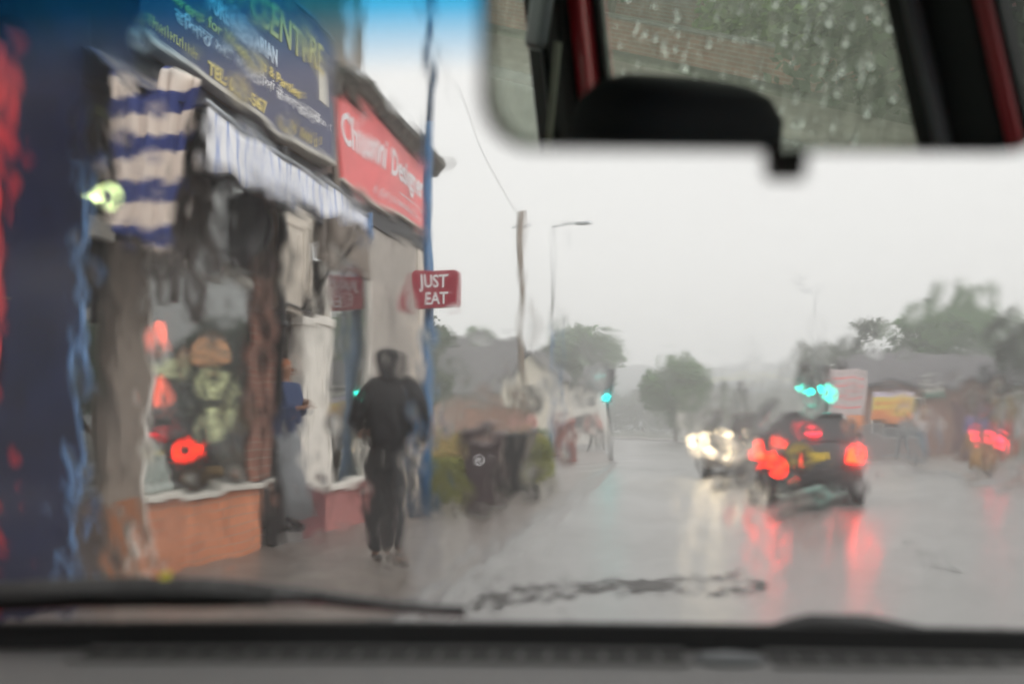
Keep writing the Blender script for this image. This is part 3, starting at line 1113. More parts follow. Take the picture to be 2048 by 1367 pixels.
# --- dark garments hung under the awning
rn = random.Random(19)
o = empty("hanging_garment", (-3.66, 6.42, 2.98), R(75), label="dark brown trousers hung from the awning in front of the shop window", cat="garment")
gb2 = MB()
for s_ in (-1, 1):
    secs = []
    for q in range(9):
        t = q / 8
        w = .105 - .03 * t
        secs.append([(s_ * (.095 + .03 * t) + w * math.cos(a) * (1 + .15 * math.sin(3 * a + q)), .04 * math.sin(a), -.12 - t * (.86 + .05 * s_)) for a in [2 * math.pi * z / 14 for z in range(14)]])
    gb2.loft(secs)
gb2.loft([[(w * math.cos(a), .05 * math.sin(a), z) for a in [2 * math.pi * k / 14 for k in range(14)]] for z, w in ((0, .17), (-.06, .19), (-.2, .21))])
gb2.build("trousers", 'darkbrown', o, smooth=True)
MB().path([(-.16, 0, 0), (0, 0, .07), (.16, 0, 0)], .006, 6).path([(0, 0, .07), (.0, 0, .2)], .004, 6).build("hanger", 'black', o)
o = empty("hanging_garment", (-3.62, 7.25, 3.05), R(80), label="black coat hung from the awning further along the shop window", cat="garment")
MB().loft([[(w * math.cos(a), d * math.sin(a) + .01 * math.sin(4 * a), z) for a in [2 * math.pi * k / 16 for k in range(16)]] for z, w, d in ((0, .05, .04), (-.05, .2, .06), (-.2, .22, .07), (-.45, .2, .06), (-.62, .23, .06))]).build("coat", 'dark', o, smooth=True)
for s_ in (-1, 1):
    MB().path([(s_ * .17, 0, -.06), (s_ * .25, 0, -.3), (s_ * .25, .02, -.52)], [.06, .055, .045], 10).build("sleeve", 'dark', o, smooth=True)
MB().path([(0, 0, 0), (0, 0, .16)], .004, 6).build("hanger", 'black', o)

# --- window goods, behind the glass of the first window
for i, (z, lb) in enumerate(((1.90, "glowing orange oval lamp hanging highest in the sweet shop window"), (1.46, "glowing orange oval lamp just below the spring rolls board"))):
    o = empty("hanging_lamp", (-4.20, 7.02, z), label=lb, cat="lamp", group="orange lamps in the shop window")
    MB().ell((0, 0, 0), (.05, .075, .13)).build("lamp_shade", 'orangeglow', o, smooth=True)
    MB().tube((0, 0, .13), (0, 0, .22), .006).build("cord", 'black', o)
    MB().lathe((0, 0, .12), [(.03, 0), (.025, .03), (.01, .04)], 10).build("cap", 'black', o)
o = empty("menu_board", (-4.13, 6.80, 1.56), label="long dark menu strip with pale yellow spring rolls lettering", cat="sign")
bx("board", 'black', o, -.01, .0, -.25, .52, 0, .16)
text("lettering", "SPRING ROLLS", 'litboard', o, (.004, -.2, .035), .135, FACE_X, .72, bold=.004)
o = empty("menu_board", (-4.13, 7.42, 1.70), label="peach orange board with arched lettering in the sweet shop window", cat="sign")
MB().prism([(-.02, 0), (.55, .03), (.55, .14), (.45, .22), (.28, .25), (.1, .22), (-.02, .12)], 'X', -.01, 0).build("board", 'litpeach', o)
text("lettering", "SANDWICH", 'ivory', o, (.004, .02, .07), .13, FACE_X, .78)
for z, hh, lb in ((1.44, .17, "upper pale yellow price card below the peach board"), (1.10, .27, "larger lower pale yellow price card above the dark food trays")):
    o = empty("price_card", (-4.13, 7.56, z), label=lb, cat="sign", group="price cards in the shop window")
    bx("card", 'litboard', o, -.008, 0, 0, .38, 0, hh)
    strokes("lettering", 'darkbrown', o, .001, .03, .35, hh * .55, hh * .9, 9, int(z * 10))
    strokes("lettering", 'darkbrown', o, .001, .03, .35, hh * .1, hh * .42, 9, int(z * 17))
cone = MB()
prof = []
for i in range(14):
    t = i / 13
    prof.append((.26 * (1 - t) ** .7 + .06 + .014 * math.sin(i * 2.4), t * .56))
cone.lathe((-4.37, 6.95, .705), prof, 26)
o = cone.build("draped_cloth", 'cloth', smooth=True)
tag(o, "white crumpled cloth draped in a cone at the window corner", "cloth")
rn = random.Random(2)
br_ = MB()
for i in range(5):
    br_.ell((-4.2 + rn.uniform(-.05, .05), 7.6 + i * .075, .76 + rn.uniform(0, .03)), (.07, .055, .05))
tag(br_.build("bread_loaves", 'bread', smooth=True), "golden brown bread heaped on the window sill", "bread")
gd = empty("food_counter", (-4.5, 7.3, .13), label="dark counter of brown cooked food inside the sweet shop window", cat="counter")
bx("counter", 'goods', gd, -.9, -.1, -.4, 1.9, 0, .72, .02)
tb_ = MB()
for i in range(60):
    tb_.ell((rn.uniform(-.75, -.15), rn.uniform(-.3, 1.8), .75 + rn.uniform(0, .12)), (.08, .09, .07), 7, 5)
tb_.build("food_heap", 'goods', gd, smooth=True)
o = empty("tube_light", (-4.5, 6.55, 2.92), label="greenish yellow tube light glowing through the dark shop doorway", cat="lamp")
MB().tube((-.0, -.16, 0), (.0, .12, 0), .028).build("tube", 'tubeglow', o, smooth=True)
bx("casing", 'ivory', o, -.04, .04, -.22, .2, .035, .09)
bx("wall_bracket", 'ivory', o, -.03, .03, -.03, .03, .09, .62)

# ================================================================== STREET OBJECTS
def lamppost(x, y, h, arm, label, m='blue', r=.085, group=None, armdir=1, upper=None):
    o = empty("street_lamp", (x, y, .1), label=label, cat="lamp post", group=group)
    MB().path([(0, 0, 0), (0, 0, .9), (0, 0, 1.0), (0, 0, h * .55)], [r * 1.35, r * 1.3, r, r * .8], 14).build("column", m, o, smooth=True)
    MB().path([(0, 0, h * .55), (0, 0, h)], [r * .78, r * .5], 10).build("mast", upper or m, o, smooth=True)
    MB().path([(armdir * -.05, 0, h - .02), (armdir * arm, 0, h)], [r * .4, r * .34], 8).build("arm", upper or m, o, smooth=True)
    hd = MB()
    hd.loft([[(armdir * (arm + a), b, h + c) for b, c in ((-w, -.03), (w, -.03), (w * .8, .05), (-w * .8, .05))] for a, w in ((-.05, .05), (.1, .13), (.45, .14), (.62, .07))])
    hd.build("lantern", 'steel', o, bevel=.01)
    MB().box(-.001, .001 + r, -.05, .05, .35, .75).build("access_door", m, o)
    return o
lamppost(-3.52, 12.0, 9.0, 1.2, "thick blue street lamp post beside the grey shop corner", 'blue', .085)
lamppost(-5.0, 32.0, 7.7, .45, "slim blue street lamp with a short grey arm beyond the bins", 'blue', .065, upper='steel')
lamppost(5.0, 50.0, 8.1, .4, "distant grey street lamp standing above the waiting black car", 'steel', .05, armdir=-1)

tp = empty("telegraph_pole", (-5.45, 28, .05), label="leaning weathered wooden telegraph pole behind the low hedge", cat="pole")
MB().path([(0, 0, 0), (.02, 0, 2.5), (.06, 0, 5), (.03, 0, 7.35)], [.13, .12, .105, .085], 10).build("pole", 'wood', tp, smooth=True)
bx("step_iron", 'steel', tp, -.2, .25, -.02, .02, 6.9, 6.94)
wi = MB()
for (p, q) in (((-5.42, 28, 7.1), (-9, 50.5, 4.6)), ((-5.42, 28, 7.25), (-4.2, 12, 8.4))):
    p, q = Vector(p), Vector(q)
    wi.path([tuple(p.lerp(q, i / 10) - Vector((0, 0, .7 * math.sin(math.pi * i / 10)))) for i in range(11)], .006, 4)
tag(wi.build("overhead_cable", 'black'), "thin black telephone cables strung from the wooden pole", "cable")


def signal(x, y, h, lit, label, hx=0, faces=1, extra=False, rz=0):
    o = empty("traffic_light", (x, y, .08), rz, label=label, cat="traffic light")
    MB().path([(0, 0, 0), (0, 0, h)], .055, 12).build("pole", 'steel' if h < 2.5 and lit == 'redwait' else 'black', o, smooth=True)
    for q in ((hx,) if not extra else (hx, hx - .55)):
        hd = MB().box(q - .16, q + .16, -.2, -.03, h - .98, h - .02)
        for i in range(3):
            z = h - .2 - i * .31
            hd.path([(q, -.2, z), (q, -.32, z + .01)], [.115, .125], 14)
        hb_ = hd.build("signal_head", 'black', o, bevel=.012)
        for i in range(3):
            z = h - .2 - i * .31
            on = lit and i == 2
            MB().lathe((q, -.325, z), [(.105, .0), (.09, -.012), (.04, -.02)], 16, 'Y').build("lens", lit if on else 'lensoff', hb_, smooth=True)
        if q != 0:
            MB().tube((0, 0, h - .3), (q, -.1, h - .3), .02).build("bracket", 'black', o)
    MB().path([(0, 0, 0), (0, 0, .95)], [.075, .062], 12).build("base", 'yellow' if False else 'black', o, smooth=True)
    return o
signal(-3.16, 30, 2.85, 'tcyan', "traffic light showing cyan green on the left kerb by the road bend", 0)
signal(3.22, 30.6, 2.9, 'tgreen', "double traffic light glowing green above the waiting black car", 0, extra=True)
signal(.9, 35, 2.55, None, "unlit black traffic light head behind the oncoming car", 0)
pb = empty("crossing_post", (5.72, 22.7, .08), label="dark pedestrian crossing post with a glowing red box on the right pavement", cat="signal post")
MB().path([(0, 0, 0), (0, 0, 2.3)], .05, 12).build("pole", 'black', pb, smooth=True)
bx("push_button_box", 'black', pb, -.1, .1, -.2, -.05, .62, 1.02, .01)
MB().lathe((0, -.205, .9), [(.07, .0), (.06, -.015), (.03, -.02)], 14, 'Y').build("lens", 'redwait', pb, smooth=True)
MB().lathe((.03, -.205, .72), [(.045, .0), (.035, -.015), (.02, -.02)], 14, 'Y').build("lens", 'redwait', pb, smooth=True)
bx("signal_head", 'black', pb, -.14, .14, -.16, .0, 1.8, 2.32, .01)


def wheelie(x, y, rz, body, label, logo=False, s=1.0):
    o = empty("wheelie_bin", (x, y, .1), rz, label=label, cat="bin", group="wheelie bins on the pavement")
    sec = lambda z, w, d0, d1: [(-w, -d0, z), (w, -d0, z), (w, d1, z), (-w, d1, z)]
    MB().loft([sec(.06, .2, .2, .24), sec(.5, .225, .25, .27), (sec(.93, .25, .3, .3)), sec(.97, .27, .32, .32)]).build("body", body, o, bevel=.02)
    ld = MB().loft([sec(.972, .275, .33, .34), sec(1.0, .28, .335, .35), sec(1.06, .22, .25, .3)])
    ld.build("lid", 'binlid' if logo else body, o, bevel=.015)
    MB().tube((-.22, .36, .95), (.22, .36, .95), .018).build("handle", body, o)
    for sx_ in (-1, 1):
        MB().lathe((sx_ * .25, .2, .1), [(.1, -.025), (.1, .025)], 16, 'X').build("wheel", 'rubber', o, smooth=False)
    if logo:
        lg = MB()
        n = 28
        zc, yc = .70, -.286
        def P(r, a, dy=0): return (r * math.cos(a), yc + dy - (zc - .70) * 0, zc + r * math.sin(a))
        vs_ = [P(.082, 2 * math.pi * k / n) for k in range(n)] + [P(.066, 2 * math.pi * k / n) for k in range(n)] + \
              [P(.082, 2 * math.pi * k / n, .02) for k in range(n)] + [P(.066, 2 * math.pi * k / n, .02) for k in range(n)]
        fs = []
        for k in range(n):
            j = (k + 1) % n
            fs += [(k, j, j + n, k + n), (k, j, 2 * n + j, 2 * n + k), (n + k, n + j, 3 * n + j, 3 * n + k)]
        lg.add(vs_, fs)
        # striding figure and upright stroke inside the ring
        for a, b in (((-.035, -.04), (-.008, .035)), ((-.008, .035), (.03, -.05)), ((-.02, .0), (.03, .02)), ((-.04, -.02), (-.04, .02))):
            lg.path([(a[0], yc, zc + a[1]), (b[0], yc, zc + b[1])], .007, 6)
        lg.build("emblem", 'wletter', o)
    return o
wheelie(-2.9, 12.3, R(8), 'bin', "tall dark brown wheelie bin with a round white emblem on its front", True)
wheelie(-3.05, 15.4, R(-12), 'bindark', "charcoal wheelie bin standing behind the brown bin")

pbx = empty("pillar_box", (-4.75, 32.6, .1), label="brick red round pillar box beside the slim blue lamp post", cat="post box")
MB().lathe((0, 0, 0), [(.25, 0), (.25, .12), (.22, .14), (.22, 1.1), (.26, 1.13), (.26, 1.2), (.2, 1.3), (.02, 1.34)], 24).build("body", 'postbox', pbx, smooth=False)
bx("slot", 'blackmatt', pbx, -.1, .1, -.235, -.20, .98, 1.02)
bx("door", 'postbox', pbx, -.12, .12, -.24, -.19, .3, .85, .01)

h1 = empty("hedge", (0, 0, 0), label="low olive green hedge along the pavement behind the bins", cat="hedge")
bush_mesh(-4.9, -3.45, 13.7, 22, .0, .95, 12000, .05, 4).build("foliage", 'hedge', h1)
bush_mesh(-4.9, -3.6, 13.8, 22, .72, 1.2, 1500, .05, 9).build("dry_tops", 'tan', h1)
h2 = empty("hedge", (0, 0, 0), label="darker green hedge continuing beyond the first low hedge", cat="hedge")
bush_mesh(-6.5, -5.2, 22.5, 34, .0, 1.15, 7000, .07, 5).build("foliage", 'bgreen', h2)
sh = empty("shrub", (-3.35, 18.4, .1), label="small pale green round shrub on a short stem by the kerb", cat="shrub")
MB().path([(0, 0, 0), (.02, 0, .25), (0, 0, .4)], [.05, .04, .03], 8).build("stem", 'bark', sh)
cbm = MB()
rn = random.Random(8)
for i in range(1600):
    d = Vector((rn.gauss(0, 1), rn.gauss(0, 1), rn.gauss(0, 1))).normalized()
    q = Vector((d.x * .36, d.y * .36, .62 + d.z * .28)) * 1.0
    a = Vector((rn.gauss(0, 1), rn.gauss(0, 1), rn.gauss(0, 1))).normalized() * .045
    b = a.orthogonal().normalized() * .03
    cbm.add([q - a, q + b, q + a, q - b], [(0, 1, 2, 3)])
cbm.build("foliage", 'hedge', sh)


# ------------------------------------------------------------------ houses
def house(name, x0, x1, y0, y1, eaves, ridge, wall, label, front=(), chim=None, ridge_axis='X', cat="house", roofm='slate', side=()):
    o = empty(name, ((x0 + x1) / 2, y0, 0), label=label, cat=cat)
    ox, oy = (x0 + x1) / 2, y0
    X0, X1, Y0, Y1 = x0 - ox, x1 - ox, 0, y1 - oy
    bx("wall", wall, o, X0, X1, Y0, Y1, 0, eaves)
    if ridge_axis == 'X':
        ym = (Y0 + Y1) / 2
        MB().prism([(Y0 + .02, eaves + .003), (Y1 - .02, eaves + .003), (ym, ridge - .15)], 'X', X0 + .02, X1 - .02).build("gable", wall, o)
        e = .35
        rf = MB()
        for s, ya in ((1, Y0 - e), (-1, Y1 + e)):
            rf.add([(X0 - .25, ya, eaves - .12), (X1 + .25, ya, eaves - .12), (X1 + .25, ym, ridge), (X0 - .25, ym, ridge),
                    (X0 - .25, ya, eaves + .02), (X1 + .25, ya, eaves + .02), (X1 + .25, ym, ridge + .14), (X0 - .25, ym, ridge + .14)],
                   [(0, 1, 2, 3), (4, 5, 6, 7), (0, 1, 5, 4), (1, 2, 6, 5), (2, 3, 7, 6), (3, 0, 4, 7)])
    else:
        xm = (X0 + X1) / 2
        MB().prism([(X0 + .02, eaves + .003), (X1 - .02, eaves + .003), (xm, ridge - .15)], 'Y', Y0 + .02, Y1 - .02).build("gable", wall, o)
        rf = MB()
        for xa in (X0 - .3, X1 + .3):
            rf.add([(xa, Y0 - .25, eaves - .12), (xa, Y1 + .25, eaves - .12), (xm, Y1 + .25, ridge), (xm, Y0 - .25, ridge),
                    (xa, Y0 - .25, eaves + .02), (xa, Y1 + .25, eaves + .02), (xm, Y1 + .25, ridge + .14), (xm, Y0 - .25, ridge + .14)],
                   [(0, 1, 2, 3), (4, 5, 6, 7), (0, 1, 5, 4), (1, 2, 6, 5), (2, 3, 7, 6), (3, 0, 4, 7)])
    ro = rf.build("roof", roofm, o)
    if chim:
        for cx_ in chim:
            cm = MB().box(cx_ - .35, cx_ + .35, (Y0 + Y1) / 2 - .3, (Y0 + Y1) / 2 + .3, ridge - .5, ridge + .8)
            for d in (-.17, .17):
                cm.tube((cx_ + d, (Y0 + Y1) / 2, ridge + .8), (cx_ + d, (Y0 + Y1) / 2, ridge + 1.1), .1)
            cm.build("chimney", 'redbrick', ro)
    for (u0, u1, z0, z1, kind) in front:
        if kind == 'door':
            d_ = MB().box(u0, u1, -.06, -.005, z0, z1).build("door", 'maroonwall', o)
            MB().ell((u1 - .1, -.08, (z0 + z1) / 2), (.03, .03, .03), 6, 4).build("handle", 'chrome', d_)
            continue
        w = empty("window", (0, 0, 0)); w.parent = o
        bx("pane", 'pane2', w, u0, u1, -.035, -.02, z0, z1, 0)
        f = MB()
        for a, b, c, d in ((u0 - .06, u0, z0 - .06, z1 + .06), (u1, u1 + .06, z0 - .06, z1 + .06), (u0, u1, z1, z1 + .06), (u0, u1, z0 - .06, z0), ((u0 + u1) / 2 - .03, (u0 + u1) / 2 + .03, z0, z1)):
            f.box(a, b, -.07, -.004, c, d)
        f.build("frame", 'white', w)
    return o
house("brick_house", -20.5, -11.6, 57, 63, 3.2, 6.5, 'redbrick', "brick house with a wide dark slate roof behind the brown bin", [(-2.8, -1.6, 1, 2.2, 'w'), (.6, 2.1, 1, 2.3, 'w'), (2.7, 3.5, .1, 2.1, 'door')], [-2.2], 'X')
house("cream_house", -10.3, -8.1, 50, 56, 3.6, 4.9, 'cream', "narrow cream gabled house beside the wooden telegraph pole", [(-.7, .7, 2.0, 3.0, 'w'), (-.6, .4, .5, 1.5, 'w')], None, 'Y')
house("pale_house", -12.4, -8.8, 76, 84, 4.2, 5.8, 'white', "pale washed out house beyond the cream gabled house", [(-1.2, -.2, 2.6, 3.6, 'w'), (.4, 1.4, 2.6, 3.6, 'w'), (-.9, .9, .8, 1.8, 'w')], None, 'X')
bw = empty("brick_wall", (0, 0, 0), label="reddish brick garden wall behind the hedge and bins", cat="wall")
bx("wall", 'redbrick', bw, -9.6, -6.9, 36, 36.25, 0, 1.9)
bx("coping", 'kerb', bw, -9.65, -6.85, 35.97, 36.28, 1.905, 1.98)
house("shop_parade", 5.9, 11.6, 42, 50, 2.85, 4.2, 'redbrick', "low brick shop parade with a dark roof behind the right pavement", [(-2.3, -.7, .8, 2.2, 'w'), (.4, 1.0, .1, 2.1, 'door'), (1.3, 2.5, .8, 2.2, 'w')], None, 'X', cat="shops")

# shop parade dressings
o = empty("banner", (6.1, 36.5, 1.32), label="small banner in lilac, yellow and orange bands on the railings", cat="banner")
bx("top_band", 'lb', o, -.6, .6, -.02, .0, .78, .98, 0)
bx("middle_band", 'yb', o, -.6, .6, -.02, .0, .32, .778, 0)
bx("lower_band", 'ob', o, -.6, .6, -.02, .0, .0, .318, 0)
strokes_ = MB()
for i in range(12):
    strokes_.box(-.5 + i * .083, -.46 + i * .083, -.028, -.021, .45, .6)
strokes_.build("lettering", 'ob', o)
for s in (-1, 1):
    MB().tube((s * .62, 0, -1.22), (s * .62, 0, 1.0), .025).build("post", 'steel', o)
o = empty("hoarding", (5.1, 41, .1), label="pinkish white hoarding with faint red lines left of the brick parade", cat="hoarding")
bx("panel", 'pinkboard', o, -.6, .62, -.05, 0, 1.5, 3.3)
bx("lower_panel", 'ob', o, -.6, .62, -.05, 0, .9, 1.49)
hl = MB()
for z in (1.8, 2.2, 2.6, 2.9):
    hl.box(-.45, .45, -.056, -.051, z, z + .06)
hl.build("lettering", 'coral', o)
for s in (-1, 1):
    bx("post", 'steel', o, s * .55 - .04, s * .55 + .04, .002, .08, 0, 3.3)
o = empty("shop_sign", (8.6, 41.8, 2.2), label="small white and dull green sign on the right hand brick parade", cat="sign")
bx("white_part", 'white', o, -.5, .3, -.08, 0, .32, .75)
bx("green_part", 'greenboard', o, -.5, .3, -.08, 0, 0, .315)
o = empty("timber_post", (9.0, 34.0, .1), label="pale orange timber post near the purple clad woman", cat="post")
bx("post", 'tan', o, -.14, .14, -.1, .1, 0, 2.0, .01)
bx("cap", 'ivory', o, -.17, .17, -.13, .13, 2.003, 2.08, .01)


def railing(x0, y0, x1, y1, h, label, n):
    o = empty("railing", (x0, y0, .1), math.atan2(y1 - y0, x1 - x0), label=label, cat="fence", group="pedestrian railings on the right pavement")
    L = math.hypot(x1 - x0, y1 - y0)
    MB().tube((0, 0, h), (L, 0, h), .025).tube((0, 0, .12), (L, 0, .12), .018).build("rail", 'steel', o)
    b = MB()
    for i in range(n + 1):
        b.tube((L * i / n, 0, .12), (L * i / n, 0, h), .009, n=5)
    b.build("bars", 'steel', o)
    for k_ in range(int(L / 2) + 1):
        MB().tube((min(L, k_ * 2.0), 0, 0), (min(L, k_ * 2.0), 0, h + .03), .03).build("post", 'steel', o)
railing(5.75, 30, 5.45, 40, 1.05, "long grey pedestrian railing below the yellow banner", 70)
railing(6.3, 22.5, 9.6, 22.0, 1.05, "short grey railing right of the red lit crossing post", 28)

# bridge with lights far ahead
o = empty("footbridge", (4.4, 130, 0), label="distant grey road bridge with pale railings under the far hills", cat="bridge")
bx("deck", 'steel', o, -9, 9, 0, 4, 5.6, 6.4)
bx("parapet", 'board', o, -9, 9, -.1, -.005, 6.9, 7.15)
for i in range(10):
    bx("railing_post", 'steel', o, -8.6 + i * 1.9, -8.5 + i * 1.9, -.1, 0, 6.4, 6.895)
for x in (-7, 7):
    bx("pier", 'grey', o, x - .8, x + .8, .5, 3.5, 0, 5.59)
o = empty("mast", (5.2, 150, 0), label="thin distant lattice mast rising behind the bridge", cat="mast")
MB().path([(0, 0, 0), (0, 0, 14.5)], [.22, .06], 6).build("pole", 'steel', o)
bx("crossarm", 'steel', o, -1.4, 1.4, -.05, .05, 11.8, 11.95)

# ------------------------------------------------------------------ trees
TG = "trees beyond the road on the right"
tree("tree", -2.7, 72, 6.2, 2.25, "rounded green tree standing alone at the road bend", 'bgreen', z0=1.3, seed=3, leaf=.2, n=3600)
tree("tree", -12.2, 92, 10.4, 3.4, "round green tree above the pale houses on the left", 'bgreen', z0=3.5, seed=4, leaf=.3, n=3600)
tree("tree", -12.4, 40, 6.0, 1.7, "dark green tree touching the blue post beside the grey shop", 'dgreen', z0=1.5, seed=5, leaf=.18)
tree("tree", -16.3, 68, 7.6, 2.0, "small green tree poking over the slate roof", 'bgreen', z0=3, seed=6)
tree("tree", -10.4, 66, 6.9, 1.5, "thin grey green tree between the slate roof and cream house", 'dgreen', z0=3, seed=16)
tree("poplar_tree", 16.6, 72, 11.6, 1.15, "tall narrow poplar rising highest on the right", 'dgreen', z0=1.5, seed=7, leaf=.22, n=3600)
tree("poplar_tree", 14.6, 70, 9.6, 1.2, "shorter narrow poplar just left of the tallest one", 'dgreen', z0=1.5, seed=17, leaf=.22)
tree("tree", 13.8, 60, 8.9, 3.5, "wide dark green tree behind the brick parade", 'bgreen', z0=1.6, seed=8, group=TG, n=4200)
tree("tree", 17.6, 56, 7.4, 2.8, "bushy green tree right of the poplars", 'bgreen', z0=1.3, seed=9, group=TG, n=4200)
tree("tree", 12.9, 40, 5.9, 2.0, "green tree at the right edge beyond the short railing", 'dgreen', z0=1.4, seed=10, group=TG, n=4200, leaf=.18)
tree("tree", 10.2, 66, 7.6, 2.4, "loose grey green tree left of the parade roof ridge", 'dgreen', z0=2.2, seed=12, group=TG, n=2200)
tree("tree", 7.6, 76, 7.6, 2.1, "thin hazy tree above the double traffic light", 'dgreen', z0=2.5, seed=13, group=TG, n=2000)
tree("tree", 14.2, 31, 5.0, 2.2, "broad green tree outside the right edge near the short railing", 'bgreen', z0=1.4, seed=14, n=3000, leaf=.16)

fw = MB()
rn = random.Random(55)
for i in range(15000):
    x = rn.uniform(-75, 75)
    y = 138 + rn.uniform(0, 14)
    top = 6.2 + 2.6 * noise.noise(Vector((x * .09, 2, 0))) + 1.3 * noise.noise(Vector((x * .35, 7, 0)))
    q = Vector((x, y, top * rn.random() ** .6))
    a = Vector((rn.gauss(0, 1), rn.gauss(0, 1), rn.gauss(0, .6))).normalized()
    b = a.orthogonal().normalized()
    s_ = rn.uniform(.35, .8)
    fw.add([q - a * s_, q + b * s_ * .6, q + a * s_, q - b * s_ * .6], [(0, 1, 2, 3)])
tag(fw.build("far_woodland", 'dgreen'), kind='stuff')

# behind us on the driver's side: seen in the mirror
SW = empty("garden_wall", (0, 0, 0), label="low red brick garden wall across the road, seen in the mirror", cat="wall")
bx("wall", 'redbrick', SW, 13.9, 14.15, -24, -7.0, .1, .62)
bx("coping", 'kerb', SW, 13.86, 14.2, -24, -7.0, .625, .68)
h3 = empty("hedge", (0, 0, 0), label="bright green hedge behind the brick wall, seen in the mirror", cat="hedge")
bush_mesh(14.3, 15.6, -9.8, -7.6, .1, 1.5, 5000, .07, 31).build("foliage", 'lime', h3)
h4 = empty("hedge", (0, 0, 0), label="dark overgrown hedge right of the bright one, seen in the mirror", cat="hedge")
bush_mesh(12.3, 14.0, -7.0, 6.0, .1, 3.4, 14000, .1, 32).build("foliage", 'dgreen', h4)
house("brick_house", 17.5, 28, -26, -5, 5.0, 8.0, 'redbrick', "red brick house across the road, seen through the driver's window in the mirror", [], [2.0], 'X')
tree("tree", 14.6, -4.5, 7.5, 2.6, "tree over the dark hedge across the road, seen in the mirror", 'dgreen', z0=1.2, seed=41, n=3000)
tree("tree", 15.8, -13, 7.0, 2.4, "tree beside the red brick house, seen in the mirror", 'bgreen', z0=1.4, seed=42, n=3000)

# ------------------------------------------------------------------ people
person((-2.50, 7.45, .106), R(-4), "person in a black hooded jacket walking away past the shop", 'jacket', 'trousers', h=1.72, step=.20, hood='jacket', lean=.05, bulk=1.27,
       arms=(((-.30, .02, 1.18), (-.34, .2, 1.10)), ((.27, -.03, 1.16), (.22, .14, 1.02))))
person((-4.02, 8.93, .205), R(-100), "person in an orange scarf and navy top standing in the shop doorway", 'navycloth', 'lilac', h=1.66, stand=True, hair='hairorange',
       arms=(((-.22, .08, 1.16), (-.08, .2, 1.22)), ((.22, .08, 1.16), (.08, .2, 1.2))), skirt='greycloth')
person((-4.5, 24, .1), R(170), "person in a pinkish top walking behind the charcoal bin", 'pinkcloth', 'greycloth', h=1.68, skinm='skin')
person((-5.35, 44, .1), R(200), "small distant figure in dusty pink beyond the pillar box", 'pinkcloth', 'trousers', h=1.6)
person((7.0, 36.6, .1), R(160), "person in a pale top and blue jeans right of the yellow banner", 'palecloth', 'denim', h=1.7)
person((6.1, 35.2, .1), R(10), "dark clad person below the yellow banner by the railing", 'greycloth', 'trousers', h=1.55)
person((6.05, 25.3, .1), R(190), "woman in a purple top and long orange skirt near the crossing", 'purplecloth', 'greycloth', h=1.58, skirt='orangecloth', stand=True)
person((7.35, 28.2, .1), R(180), "person in red clothes just left of the red crossing light", 'redcloth', 'redcloth', h=1.5, stand=True)


